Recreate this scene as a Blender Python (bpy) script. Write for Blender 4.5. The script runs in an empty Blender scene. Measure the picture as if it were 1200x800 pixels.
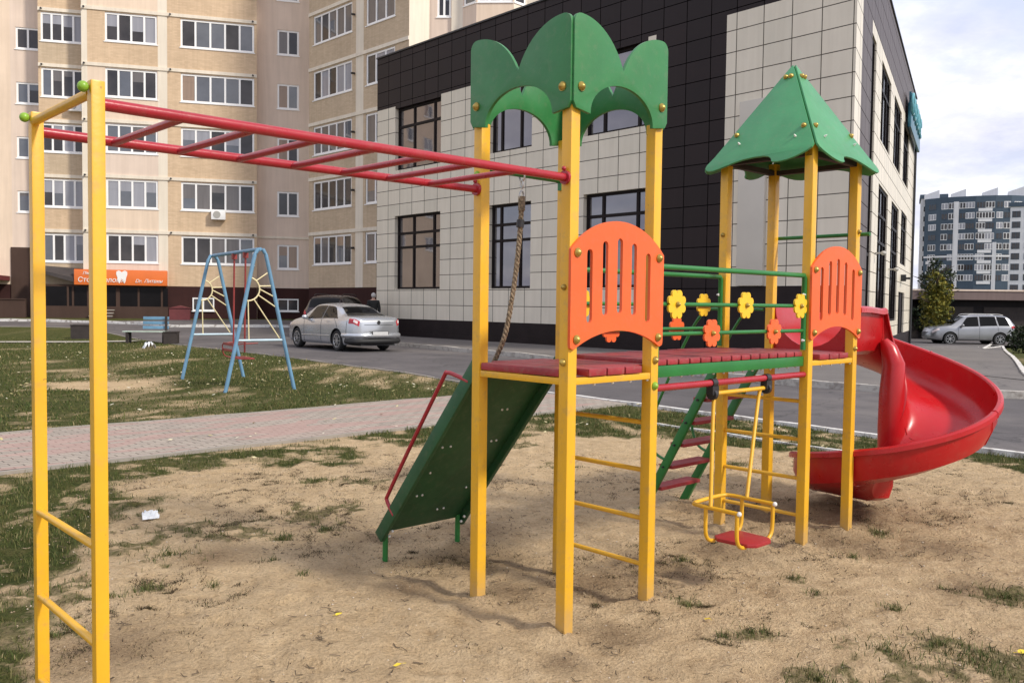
import bpy, bmesh, math, random
import numpy as np
from mathutils import Vector, Matrix
from mathutils.geometry import tessellate_polygon

random.seed(7); rng = np.random.default_rng(7)
sc = bpy.context.scene
COL = sc.collection
R = math.radians

# ------------------------------------------------------------------ camera model
F_PX, PITCH, ROLL, CAMH = 1020.93, 0.0430, 0.0118, 1.54
YAW, FX, FY = 0.7559, 0.2608, 4.0476            # play structure frame
CU, SU = math.cos(YAW), math.sin(YAW)

def ss(x):
    x = np.clip(x, 0, 1); return x * x * (3 - 2 * x)

def ground_z(x, y):
    """lie of the land: up towards the flats on the left, down beyond the shop on the right"""
    return 0.5 * ss((y - 31) / 15) * ss((-4 - x) / 6) - 0.55 * ss((y - 20) / 26) * ss((x - 9) / 9)

def ray(px, py):
    x, y = px - 600, py - 400
    cr, sr = math.cos(ROLL), math.sin(ROLL)
    X, Y = x * cr + y * sr, -x * sr + y * cr
    a, b = X / F_PX, -Y / F_PX
    c, s = math.cos(PITCH), math.sin(PITCH)
    return np.array([a, c + s * b, -s + c * b])

def at(px, py, Y):
    r = ray(px, py); k = Y / r[1]
    return Vector((r[0] * k, Y, CAMH + r[2] * k))

def gnd(px, py):
    r = ray(px, py); z = 0.0
    for _ in range(30):
        k = (z - CAMH) / r[2]; z = 0.5 * z + 0.5 * float(ground_z(r[0] * k, r[1] * k))
    return Vector((r[0] * k, r[1] * k, z))

# ------------------------------------------------------------------ materials
def new_mat(name):
    m = bpy.data.materials.new(name); m.use_nodes = True
    nt = m.node_tree; b = nt.nodes['Principled BSDF']
    return m, nt, b

def N(nt, t, **kw):
    n = nt.nodes.new(t)
    for k, v in kw.items():
        if k in n.inputs: n.inputs[k].default_value = v
        else: setattr(n, k, v)
    return n

def coords(nt, kind='Object', scale=None):
    tc = N(nt, 'ShaderNodeTexCoord')
    if scale is None: return tc.outputs[kind]
    mp = N(nt, 'ShaderNodeMapping'); mp.inputs['Scale'].default_value = scale
    nt.links.new(tc.outputs[kind], mp.inputs['Vector']); return mp.outputs['Vector']

def noise(nt, vec, scale, detail=4, rough=0.55):
    n = N(nt, 'ShaderNodeTexNoise', Scale=scale, Detail=detail, Roughness=rough)
    nt.links.new(vec, n.inputs['Vector']); return n.outputs['Fac']

def ramp(nt, fac, stops):
    n = N(nt, 'ShaderNodeValToRGB'); e = n.color_ramp.elements
    while len(e) < len(stops): e.new(0.5)
    for el, (p, c) in zip(e, stops):
        el.position = p; el.color = (*c, 1) if len(c) == 3 else c
    nt.links.new(fac, n.inputs['Fac']); return n.outputs['Color']

def mix(nt, fac, a, b, mode='MIX'):
    n = N(nt, 'ShaderNodeMix', data_type='RGBA', blend_type=mode)
    for k, v in ((0, fac), (6, a), (7, b)):
        if hasattr(v, 'is_output') or isinstance(v, bpy.types.NodeSocket): nt.links.new(v, n.inputs[k])
        elif k == 0: n.inputs[k].default_value = v
        else: n.inputs[k].default_value = (*v, 1)
    return n.outputs[2]

def bump(nt, b, h, strength=0.3, dist=0.01):
    n = N(nt, 'ShaderNodeBump', Strength=strength, Distance=dist)
    nt.links.new(h, n.inputs['Height']); nt.links.new(n.outputs['Normal'], b.inputs['Normal'])

def paint(name, c, rough=0.38, var=0.18, scale=6, metal=0.0, bmp=0.06, spec=0.5, dirt=None, chip=(0.12, 0.075, 0.04), dust=False):
    m, nt, b = new_mat(name)
    v = coords(nt)
    f = noise(nt, v, scale, 5)
    lo = tuple(x * (1 - var) for x in c); hi = tuple(min(1, x * (1 + var)) for x in c)
    colr = ramp(nt, f, [(0.25, lo), (0.75, hi)])
    if dirt is not None:
        f2 = noise(nt, v, scale * 5, 6, 0.7)
        k = ramp(nt, f2, [(0.52, (0, 0, 0)), (0.70, (dirt, dirt, dirt))])
        colr = mix(nt, k, colr, (0.25, 0.2, 0.14))
        chips = noise(nt, v, scale * 11, 3, 0.6)
        colr = mix(nt, ramp(nt, chips, [(0.72, (0, 0, 0)), (0.745, (0.75, 0.75, 0.75))]), colr, chip)
        # sand and dust rubbed on near the ground
        sz = N(nt, 'ShaderNodeSeparateXYZ'); nt.links.new(v, sz.inputs[0])
        dz_ = N(nt, 'ShaderNodeMath', operation='MULTIPLY_ADD'); dz_.inputs[1].default_value = 0.45; nt.links.new(f2, dz_.inputs[0]); nt.links.new(sz.outputs['Z'], dz_.inputs[2])
        if dust: colr = mix(nt, ramp(nt, dz_.outputs[0], [(0.22, (0.55, 0.55, 0.55)), (0.42, (0, 0, 0))]), colr, (0.42, 0.30, 0.18))
    nt.links.new(colr, b.inputs['Base Color'])
    f3 = noise(nt, v, scale * 3, 4)
    rr = N(nt, 'ShaderNodeMapRange'); rr.inputs['To Min'].default_value = max(0.03, rough - 0.1); rr.inputs['To Max'].default_value = rough + 0.14
    nt.links.new(f3, rr.inputs['Value']); nt.links.new(rr.outputs['Result'], b.inputs['Roughness'])
    b.inputs['Metallic'].default_value = metal
    b.inputs['Specular IOR Level'].default_value = spec
    if bmp: bump(nt, b, noise(nt, v, 45, 3), bmp, 0.01)
    return m

M = {}
M['yellow'] = paint('yellow_paint', (0.74, 0.405, 0.022), 0.36, 0.09, 3, dirt=0.28, chip=(0.30, 0.17, 0.04), dust=True)
M['orange'] = paint('orange_plastic', (0.80, 0.125, 0.026), 0.42, 0.07, 4, dirt=0.12, chip=(0.5, 0.08, 0.02))
M['green_board'] = paint('green_board', (0.030, 0.185, 0.052), 0.42, 0.13, 5, dirt=0.15, chip=(0.10, 0.22, 0.12))
M['roof_green'] = paint('roof_green', (0.055, 0.265, 0.105), 0.40, 0.12, 5, dirt=0.15, chip=(0.10, 0.25, 0.14))
M['green_paint'] = paint('green_paint', (0.02, 0.17, 0.035), 0.35, 0.14, 5)
M['dark_green'] = paint('dark_green_sheet', (0.016, 0.082, 0.028), 0.5, 0.2, 5, dirt=0.15)
M['red_pipe'] = paint('red_pipe_paint', (0.36, 0.018, 0.03), 0.28, 0.12, 5, dirt=0.15, chip=(0.14, 0.05, 0.04))
M['red_board'] = paint('red_boards', (0.30, 0.028, 0.035), 0.42, 0.22, 7, dirt=0.35, chip=(0.25, 0.18, 0.12))
M['slide_red'] = paint('slide_red', (0.44, 0.008, 0.011), 0.28, 0.10, 2.2, bmp=0.03, dirt=0.10, chip=(0.42, 0.03, 0.03))
M['flower_yellow'] = paint('flower_yellow', (0.82, 0.50, 0.02), 0.4, 0.05, 8)
M['brass'] = paint('bolt_cap_brass', (0.42, 0.30, 0.07), 0.32, 0.25, 20, metal=0.6)
M['ball_green'] = paint('ball_green', (0.22, 0.40, 0.03), 0.35, 0.15, 10)
M['steel'] = paint('galvanised', (0.55, 0.54, 0.52), 0.4, 0.2, 12, metal=0.7)
M['black_metal'] = paint('black_metal', (0.02, 0.02, 0.022), 0.45, 0.3, 8)
M['white_cap'] = paint('white_cap', (0.75, 0.74, 0.7), 0.5, 0.1, 8)
M['blue_paint'] = paint('blue_paint', (0.13, 0.27, 0.40), 0.45, 0.2, 4, dirt=0.2)
M['pale_blue'] = paint('pale_blue_paint', (0.45, 0.58, 0.66), 0.5, 0.1, 6)
M['cream_paint'] = paint('cream_paint', (0.72, 0.62, 0.36), 0.5, 0.1, 6)
M['swing_red'] = paint('swing_red', (0.25, 0.03, 0.025), 0.5, 0.2, 6)
M['seat_red'] = paint('seat_red', (0.33, 0.02, 0.025), 0.4, 0.1, 6)

def rope_mat():
    m, nt, b = new_mat('twisted_rope')
    v = coords(nt)
    sx = N(nt, 'ShaderNodeTexNoise', Scale=90, Detail=3); nt.links.new(v, sx.inputs['Vector'])
    nt.links.new(ramp(nt, sx.outputs['Fac'], [(0.3, (0.09, 0.065, 0.04)), (0.7, (0.34, 0.27, 0.18))]), b.inputs['Base Color'])
    b.inputs['Roughness'].default_value = 0.95; return m
M['rope'] = rope_mat()

def tile_mat(name, c1, c2, grout, w=0.85, h=0.60, rough=0.4, z0=0.85, spec=0.4):
    m, nt, b = new_mat(name)
    tc = N(nt, 'ShaderNodeTexCoord'); sep = N(nt, 'ShaderNodeSeparateXYZ'); cmb = N(nt, 'ShaderNodeCombineXYZ')
    nt.links.new(tc.outputs['Object'], sep.inputs[0])
    ad = N(nt, 'ShaderNodeMath', operation='SUBTRACT'); ad.inputs[1].default_value = z0 - 6
    nt.links.new(sep.outputs['Z'], ad.inputs[0])
    nt.links.new(sep.outputs['X'], cmb.inputs[0]); nt.links.new(ad.outputs[0], cmb.inputs[1])
    br = N(nt, 'ShaderNodeTexBrick', offset=0.0, squash=1.0)
    br.inputs['Scale'].default_value = 1.0; br.inputs['Brick Width'].default_value = w; br.inputs['Row Height'].default_value = h
    br.inputs['Mortar Size'].default_value = 0.014; br.inputs['Mortar Smooth'].default_value = 0.2; br.inputs['Bias'].default_value = 0.0
    br.inputs['Color1'].default_value = (*c1, 1); br.inputs['Color2'].default_value = (*c2, 1); br.inputs['Mortar'].default_value = (*grout, 1)
    nt.links.new(cmb.outputs[0], br.inputs['Vector'])
    f = noise(nt, tc.outputs['Object'], 1.3, 5)
    col = mix(nt, 0.2, br.outputs['Color'], ramp(nt, f, [(0.3, (0.72, 0.72, 0.72)), (0.7, (1, 1, 1))]), 'MULTIPLY')
    # rain streaks and dust
    mp = N(nt, 'ShaderNodeMapping'); mp.inputs['Scale'].default_value = (6, 6, 0.35); nt.links.new(tc.outputs['Object'], mp.inputs['Vector'])
    f2 = noise(nt, mp.outputs['Vector'], 1.0, 5)
    col = mix(nt, 0.2, col, ramp(nt, f2, [(0.35, (0.68, 0.66, 0.62)), (0.65, (1, 1, 1))]), 'MULTIPLY')
    nt.links.new(col, b.inputs['Base Color']); b.inputs['Roughness'].default_value = rough; inv0 = N(nt, 'ShaderNodeMath', operation='MULTIPLY_ADD'); inv0.inputs[1].default_value = -spec; inv0.inputs[2].default_value = spec; nt.links.new(br.outputs['Fac'], inv0.inputs[0]); nt.links.new(inv0.outputs[0], b.inputs['Specular IOR Level'])
    inv = N(nt, 'ShaderNodeMath', operation='SUBTRACT'); inv.inputs[0].default_value = 1.0
    nt.links.new(br.outputs['Fac'], inv.inputs[1]); bump(nt, b, inv.outputs[0], 0.6, 0.01)
    return m
M['tile_light'] = tile_mat('light_stone_tile', (0.76, 0.69, 0.565), (0.68, 0.625, 0.51), (0.10, 0.088, 0.072))
M['tile_dark'] = tile_mat('dark_stone_tile', (0.023, 0.0145, 0.015), (0.017, 0.011, 0.0115), (0.002, 0.0015, 0.0015), rough=0.5, spec=0.2)
M['tile_dark_sunlit'] = tile_mat('dark_stone_tile_sunlit', (0.105, 0.083, 0.080), (0.095, 0.075, 0.073), (0.02, 0.016, 0.016), rough=0.5, spec=0.3)  # the dark tile again, sunlight on the side wall put into a lighter colour
M['plinth'] = paint('dark_plinth', (0.018, 0.012, 0.012), 0.6, 0.25, 2, spec=0.2)

def wall_mat(name, c, var=0.10, scale=0.6, brick=None):
    m, nt, b = new_mat(name)
    v = coords(nt)
    f = noise(nt, v, scale, 6, 0.6)
    col = ramp(nt, f, [(0.3, tuple(x * (1 - var) for x in c)), (0.7, tuple(x * (1 + var) for x in c))])
    mp = N(nt, 'ShaderNodeMapping'); mp.inputs['Scale'].default_value = (5, 5, 0.3); nt.links.new(v, mp.inputs['Vector'])
    f2 = noise(nt, mp.outputs['Vector'], 1.0, 5)
    col = mix(nt, 0.3, col, ramp(nt, f2, [(0.35, (0.7, 0.68, 0.66)), (0.62, (1, 1, 1))]), 'MULTIPLY')
    if brick:
        sep = N(nt, 'ShaderNodeSeparateXYZ'); cmb = N(nt, 'ShaderNodeCombineXYZ'); nt.links.new(v, sep.inputs[0])
        nt.links.new(sep.outputs['X'], cmb.inputs[0]); nt.links.new(sep.outputs['Z'], cmb.inputs[1])
        br = N(nt, 'ShaderNodeTexBrick'); br.inputs['Scale'].default_value = 1
        br.inputs['Brick Width'].default_value = 0.26; br.inputs['Row Height'].default_value = 0.077; br.inputs['Mortar Size'].default_value = 0.006
        br.inputs['Color1'].default_value = (1, 1, 1, 1); br.inputs['Color2'].default_value = (0.86, 0.85, 0.83, 1); br.inputs['Mortar'].default_value = (*brick, 1)
        nt.links.new(cmb.outputs[0], br.inputs['Vector'])
        col = mix(nt, 0.85, col, br.outputs['Color'], 'MULTIPLY')
    nt.links.new(col, b.inputs['Base Color']); b.inputs['Roughness'].default_value = 0.85
    b.inputs['Specular IOR Level'].default_value = 0.25
    bump(nt, b, noise(nt, v, 30, 3), 0.12, 0.02)
    return m
M['brick_tan'] = wall_mat('tan_brick', (0.69, 0.515, 0.345), 0.07, 0.5, brick=(0.85, 0.83, 0.8))
M['brick_brown'] = wall_mat('brown_brick', (0.60, 0.475, 0.335), 0.07, 0.5, brick=(0.85, 0.83, 0.8))
M['peach'] = wall_mat('peach_plaster', (0.78, 0.625, 0.48), 0.06)
M['pink'] = wall_mat('pink_plaster', (0.73, 0.595, 0.49), 0.06)
M['cream'] = wall_mat('cream_plaster', (0.78, 0.70, 0.575), 0.05)
M['maroon'] = wall_mat('maroon_plinth', (0.045, 0.017, 0.015), 0.2)
M['shop_brown'] = wall_mat('brown_tile', (0.07, 0.042, 0.032), 0.15)
M['roofing'] = paint('dark_roofing', (0.05, 0.04, 0.038), 0.7, 0.2, 2)
M['upvc'] = paint('white_upvc', (0.88, 0.87, 0.85), 0.35, 0.03, 3)
M['brown_frame'] = paint('dark_brown_frame', (0.012, 0.008, 0.008), 0.5, 0.2, 3, spec=0.15)
M['concrete'] = wall_mat('concrete', (0.42, 0.39, 0.34), 0.15, 2)
M['sign_orange'] = paint('orange_sign_face', (0.75, 0.17, 0.03), 0.4, 0.06, 2)
M['sign_white'] = paint('white_lettering', (0.85, 0.83, 0.8), 0.5, 0.02, 2)
M['teal'] = paint('teal_sign', (0.02, 0.13, 0.19), 0.3, 0.1, 2)
M['teal_light'] = paint('teal_light', (0.12, 0.36, 0.42), 0.25, 0.1, 2)
M['grey_metal'] = paint('grey_sheet_metal', (0.40, 0.385, 0.35), 0.5, 0.06, 1)
M['duct_panel'] = paint('pale_duct_panel', (0.55, 0.51, 0.44), 0.5, 0.05, 1)
M['rust_red'] = paint('dull_red_box', (0.16, 0.035, 0.035), 0.6, 0.2, 3)
M['dark_wood'] = paint('dark_wood', (0.035, 0.026, 0.022), 0.7, 0.3, 4)
M['pale_wood'] = paint('pale_green_wood', (0.42, 0.5, 0.42), 0.6, 0.2, 5)
M['slate'] = wall_mat('slate_blue_cladding', (0.075, 0.105, 0.14), 0.1, 0.1)
M['white_wall'] = wall_mat('white_cladding', (0.74, 0.74, 0.75), 0.05, 0.1)
M['garage'] = wall_mat('garage_wall_shade', (0.022, 0.020, 0.021), 0.2, 0.3)  # near-black colour stands for the shade in the open front under the roof
M['fascia'] = wall_mat('dusty_red_fascia', (0.20, 0.15, 0.14), 0.12, 0.3)

def glass_mat(name, c, rough=0.04, spec=0.6, var=0.25, curtain=False):
    m, nt, b = new_mat(name)
    v = coords(nt)
    if curtain:
        mp = N(nt, 'ShaderNodeMapping'); mp.inputs['Scale'].default_value = (4, 1, 0.3); nt.links.new(v, mp.inputs['Vector'])
        f = noise(nt, mp.outputs['Vector'], 1.2, 3)
    else: f = noise(nt, v, 0.9, 3)
    col = ramp(nt, f, [(0.3, tuple(x * (1 - var) for x in c)), (0.7, tuple(x * (1 + var) for x in c))])
    nt.links.new(col, b.inputs['Base Color']); b.inputs['Roughness'].default_value = rough
    b.inputs['Specular IOR Level'].default_value = spec
    bump(nt, b, noise(nt, v, 0.8, 2), 0.05, 0.05)
    return m
M['glass_dark'] = glass_mat('dark_glass', (0.21, 0.20, 0.21), 0.03, 0.5, 0.08)
M['glass_dark'].node_tree.nodes['Principled BSDF'].inputs['Metallic'].default_value = 0.85
M['glass_flat_d'] = glass_mat('flat_glass_warm_curtain', (0.30, 0.21, 0.15), 0.1, 0.5, 0.14, True)
M['glass_flat_e'] = glass_mat('flat_glass_sky', (0.10, 0.105, 0.12), 0.03, 1.0, 0.2)
M['glass_black'] = glass_mat('black_glass', (0.008, 0.007, 0.008), 0.12, 0.12, 0.3)
M['glass_flat_a'] = glass_mat('flat_glass_dark', (0.045, 0.04, 0.04), 0.06, 0.5, 0.4)
M['glass_flat_b'] = glass_mat('flat_glass_curtain', (0.15, 0.135, 0.13), 0.1, 0.5, 0.16, True)
M['glass_flat_c'] = glass_mat('flat_glass_net', (0.30, 0.30, 0.33), 0.1, 0.5, 0.10, True)
M['glass_car'] = glass_mat('tinted_car_glass', (0.008, 0.008, 0.008), 0.05, 0.16, 0.2)

def car_paint(name, c, metal=0.6, rough=0.3):
    m, nt, b = new_mat(name)
    v = coords(nt)
    f = noise(nt, v, 2.0, 3)
    nt.links.new(ramp(nt, f, [(0.3, tuple(x * 0.93 for x in c)), (0.7, tuple(x * 1.05 for x in c))]), b.inputs['Base Color'])
    b.inputs['Metallic'].default_value = metal; b.inputs['Roughness'].default_value = rough
    b.inputs['Coat Weight'].default_value = 0.6; b.inputs['Coat Roughness'].default_value = 0.06
    return m
M['car_silver'] = car_paint('silver_car_paint', (0.52, 0.54, 0.57), 0.7, 0.26)
M['car_grey'] = car_paint('grey_silver_car_paint', (0.33, 0.335, 0.35))
M['car_black'] = car_paint('black_cherry_paint', (0.018, 0.010, 0.011), 0.2, 0.25)
M['tyre'] = paint('tyre_rubber', (0.018, 0.018, 0.018), 0.8, 0.3, 12)
M['rim'] = paint('alloy_rim', (0.5, 0.5, 0.5), 0.3, 0.1, 12, metal=0.8)
M['black_plastic'] = paint('black_plastic', (0.015, 0.015, 0.016), 0.6, 0.2, 8)
M['tail_red'] = paint('tail_light_red', (0.42, 0.02, 0.03), 0.12, 0.2, 8)
M['lamp_clear'] = paint('lamp_clear', (0.75, 0.65, 0.64), 0.1, 0.1, 8)
M['plate'] = paint('number_plate_white', (0.55, 0.55, 0.55), 0.4, 0.1, 20)
M['skin'] = paint('skin', (0.55, 0.33, 0.24), 0.55, 0.1, 20)
M['hair_grey'] = paint('grey_hair', (0.50, 0.47, 0.44), 0.8, 0.2, 40)
M['jacket'] = paint('dark_jacket', (0.022, 0.022, 0.02), 0.85, 0.3, 15)
M['trousers'] = paint('dark_trousers', (0.03, 0.03, 0.035), 0.85, 0.2, 15)
M['bark'] = paint('bark', (0.07, 0.05, 0.035), 0.9, 0.3, 6, bmp=0.5)
M['litter_white'] = paint('white_litter', (0.75, 0.77, 0.78), 0.5, 0.1, 8)

def island_mat(name, stops, rough=0.7, trans=0.0):
    m, nt, b = new_mat(name)
    g = N(nt, 'ShaderNodeNewGeometry')
    nt.links.new(ramp(nt, g.outputs['Random Per Island'], stops), b.inputs['Base Color'])
    b.inputs['Roughness'].default_value = rough; b.inputs['Specular IOR Level'].default_value = 0.2
    return m
M['blade'] = island_mat('grass_blades', [(0.0, (0.038, 0.06, 0.015)), (0.4, (0.072, 0.092, 0.024)), (0.7, (0.115, 0.118, 0.036)), (0.88, (0.17, 0.15, 0.06)), (1.0, (0.30, 0.24, 0.13))])
M['twig'] = island_mat('dry_twigs', [(0.0, (0.06, 0.045, 0.03)), (0.6, (0.13, 0.095, 0.06)), (1.0, (0.33, 0.25, 0.16))], 0.9)
M['withered'] = island_mat('withered_turf', [(0.0, (0.035, 0.024, 0.014)), (0.5, (0.075, 0.052, 0.03)), (0.8, (0.075, 0.075, 0.026)), (1.0, (0.22, 0.16, 0.09))], 0.9)
M['pebble'] = island_mat('pebbles', [(0.0, (0.22, 0.16, 0.10)), (0.6, (0.42, 0.32, 0.21)), (1.0, (0.6, 0.52, 0.42))], 0.9)
M['leaf_litter'] = island_mat('pale_fallen_leaves', [(0.0, (0.42, 0.36, 0.16)), (0.5, (0.55, 0.48, 0.28)), (1.0, (0.62, 0.58, 0.45))], 0.7)
M['leaf_yellow'] = island_mat('yellow_leaf', [(0.0, (0.7, 0.5, 0.04)), (1.0, (0.78, 0.6, 0.08))], 0.6)
M['leaf_autumn'] = island_mat('autumn_leaves', [(0.0, (0.07, 0.085, 0.016)), (0.5, (0.16, 0.155, 0.026)), (1.0, (0.30, 0.24, 0.035))], 0.6)
M['leaf_dark'] = island_mat('dark_leaves', [(0.0, (0.012, 0.022, 0.012)), (0.6, (0.028, 0.042, 0.018)), (1.0, (0.05, 0.065, 0.03))], 0.6)

def ground_mat():
    m, nt, b = new_mat('sand_and_turf')
    v = coords(nt)
    at_ = N(nt, 'ShaderNodeAttribute', attribute_name='turf'); dt = N(nt, 'ShaderNodeAttribute', attribute_name='dark_sand')
    n1 = noise(nt, v, 0.9, 6); n2 = noise(nt, v, 7, 8, 0.68); n3 = noise(nt, v, 60, 4, 0.7); n4 = noise(nt, v, 2.6, 6, 0.65); n5 = noise(nt, v, 26, 5, 0.75)
    sand = ramp(nt, n2, [(0.26, (0.40, 0.275, 0.15)), (0.38, (0.57, 0.42, 0.252)), (0.58, (0.65, 0.492, 0.305)), (0.78, (0.75, 0.59, 0.39))])
    sand = mix(nt, 0.55, sand, ramp(nt, n3, [(0.32, (0.5, 0.47, 0.44)), (0.5, (1, 1, 1)), (0.75, (1.2, 1.18, 1.15))]), 'MULTIPLY')
    sand = mix(nt, 0.5, sand, ramp(nt, n4, [(0.32, (0.74, 0.71, 0.67)), (0.6, (1.05, 1.04, 1.02))]), 'MULTIPLY')
    sand = mix(nt, 0.8, sand, ramp(nt, n5, [(0.30, (0.78, 0.75, 0.72)), (0.44, (1.0, 1.0, 1.0)), (0.7, (1.12, 1.11, 1.09))]), 'MULTIPLY')
    dark_sand = ramp(nt, n2, [(0.3, (0.17, 0.115, 0.068)), (0.7, (0.37, 0.265, 0.16))])
    dark_sand = mix(nt, 0.6, dark_sand, ramp(nt, n3, [(0.3, (0.55, 0.52, 0.5)), (0.7, (1.2, 1.15, 1.1))]), 'MULTIPLY')
    turf = ramp(nt, n2, [(0.28, (0.042, 0.055, 0.016)), (0.48, (0.078, 0.092, 0.03)), (0.62, (0.13, 0.122, 0.05)), (0.76, (0.26, 0.20, 0.115))])
    turf = mix(nt, 0.7, turf, ramp(nt, n3, [(0.3, (0.4, 0.4, 0.35)), (0.65, (1.15, 1.15, 1.1))]), 'MULTIPLY')
    turf = mix(nt, 0.5, turf, ramp(nt, n1, [(0.35, (0.75, 0.85, 0.6)), (0.65, (1.25, 1.12, 0.95))]), 'MULTIPLY')
    def masked(attr, sharp, k=0.55):
        a0 = N(nt, 'ShaderNodeMath', operation='MULTIPLY_ADD'); a0.inputs[1].default_value = 0.45; nt.links.new(n5, a0.inputs[0]); nt.links.new(attr.outputs['Fac'], a0.inputs[2])
        a = N(nt, 'ShaderNodeMath', operation='MULTIPLY_ADD'); a.inputs[1].default_value = k; nt.links.new(n2, a.inputs[0]); nt.links.new(a0.outputs[0], a.inputs[2])
        mr = N(nt, 'ShaderNodeMapRange'); mr.inputs['From Min'].default_value = 1.0 - sharp; mr.inputs['From Max'].default_value = 1.0 + sharp
        nt.links.new(a.outputs[0], mr.inputs['Value']); return mr.outputs['Result']
    c = mix(nt, masked(dt, 0.25), sand, dark_sand)
    c = mix(nt, masked(at_, 0.17), c, turf)
    nt.links.new(c, b.inputs['Base Color']); b.inputs['Roughness'].default_value = 0.97; b.inputs['Specular IOR Level'].default_value = 0.1
    h = N(nt, 'ShaderNodeMath', operation='MULTIPLY_ADD'); h.inputs[1].default_value = 0.5; nt.links.new(n3, h.inputs[0]); nt.links.new(n2, h.inputs[2])
    bump(nt, b, h.outputs[0], 1.0, 0.07)
    return m
M['ground'] = ground_mat()

def asphalt_mat(name, base, var=0.2):
    m, nt, b = new_mat(name)
    v = coords(nt)
    f = noise(nt, v, 0.5, 6, 0.65); f2 = noise(nt, v, 60, 3, 0.6)
    c = ramp(nt, f, [(0.3, tuple(x * (1 - var) for x in base)), (0.7, tuple(x * (1 + var) for x in base))])
    c = mix(nt, 0.5, c, ramp(nt, f2, [(0.3, (0.6, 0.6, 0.6)), (0.7, (1.25, 1.25, 1.25))]), 'MULTIPLY')
    # dusty patches and crack lines
    vo = N(nt, 'ShaderNodeTexVoronoi', feature='DISTANCE_TO_EDGE', Scale=0.35)
    wv = N(nt, 'ShaderNodeVectorMath', operation='ADD'); nn = N(nt, 'ShaderNodeTexNoise', Scale=1.4, Detail=4); nt.links.new(v, nn.inputs['Vector'])
    nt.links.new(v, wv.inputs[0]); nt.links.new(nn.outputs['Color'], wv.inputs[1]); nt.links.new(wv.outputs[0], vo.inputs['Vector'])
    c = mix(nt, ramp(nt, vo.outputs['Distance'], [(0.0, (0.5, 0.5, 0.5)), (0.012, (0, 0, 0))]), c, (0.03, 0.03, 0.03))
    f3 = noise(nt, v, 0.25, 5, 0.7)
    c = mix(nt, ramp(nt, f3, [(0.5, (0, 0, 0)), (0.75, (0.4, 0.4, 0.4))]), c, (0.24, 0.21, 0.18))
    nt.links.new(c, b.inputs['Base Color']); b.inputs['Roughness'].default_value = 0.9; b.inputs['Specular IOR Level'].default_value = 0.25
    bump(nt, b, f2, 0.3, 0.01)
    return m
M['asphalt'] = asphalt_mat('asphalt', (0.115, 0.105, 0.105))
M['pavement'] = asphalt_mat('grey_pavement', (0.165, 0.15, 0.14), 0.12)

def kerb_mat(name, c):
    m, nt, b = new_mat(name)
    v = coords(nt)
    f = noise(nt, v, 5, 6, 0.7)
    nt.links.new(ramp(nt, f, [(0.36, (0.26, 0.23, 0.2)), (0.5, c)]), b.inputs['Base Color'])
    b.inputs['Roughness'].default_value = 0.9; bump(nt, b, f, 0.3, 0.02); return m
M['kerb_white'] = kerb_mat('whitewashed_kerb', (0.66, 0.64, 0.60))
M['kerb_dull'] = kerb_mat('dull_kerb', (0.30, 0.27, 0.23))
M['kerb_grey'] = kerb_mat('concrete_kerb', (0.46, 0.43, 0.38))

def paver_mat():
    m, nt, b = new_mat('clay_and_grey_pavers')
    v = coords(nt)
    br = N(nt, 'ShaderNodeTexBrick'); br.inputs['Scale'].default_value = 1
    br.inputs['Brick Width'].default_value = 0.2; br.inputs['Row Height'].default_value = 0.1; br.inputs['Mortar Size'].default_value = 0.006
    br.inputs['Color1'].default_value = (0.40, 0.35, 0.30, 1); br.inputs['Color2'].default_value = (0.34, 0.30, 0.26, 1); br.inputs['Mortar'].default_value = (0.12, 0.10, 0.085, 1)
    nt.links.new(v, br.inputs['Vector'])
    # random red blocks in stretched clusters across the path
    mp = N(nt, 'ShaderNodeMapping'); mp.inputs['Scale'].default_value = (0.9, 4.5, 1); nt.links.new(v, mp.inputs['Vector'])
    ck = N(nt, 'ShaderNodeTexVoronoi', Scale=1.25); nt.links.new(mp.outputs['Vector'], ck.inputs['Vector'])
    sepc = N(nt, 'ShaderNodeSeparateColor'); nt.links.new(ck.outputs['Color'], sepc.inputs[0])
    k = ramp(nt, sepc.outputs[0], [(0.50, (0, 0, 0)), (0.56, (0.95, 0.95, 0.95))])
    c = mix(nt, k, br.outputs['Color'], mix(nt, 0.5, br.outputs['Color'], (0.42, 0.25, 0.225)))
    f = noise(nt, v, 1.5, 6, 0.7)
    c = mix(nt, 0.5, c, ramp(nt, f, [(0.3, (0.78, 0.76, 0.72)), (0.7, (1.12, 1.1, 1.05))]), 'MULTIPLY')
    f2 = noise(nt, v, 25, 4, 0.7)
    c = mix(nt, 0.35, c, ramp(nt, f2, [(0.3, (0.7, 0.68, 0.66)), (0.7, (1.15, 1.12, 1.1))]), 'MULTIPLY')
    nt.links.new(c, b.inputs['Base Color']); b.inputs['Roughness'].default_value = 0.9; b.inputs['Specular IOR Level'].default_value = 0.2
    bump(nt, b, br.outputs['Fac'], -0.3, 0.006)
    return m
M['paver'] = paver_mat()

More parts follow.
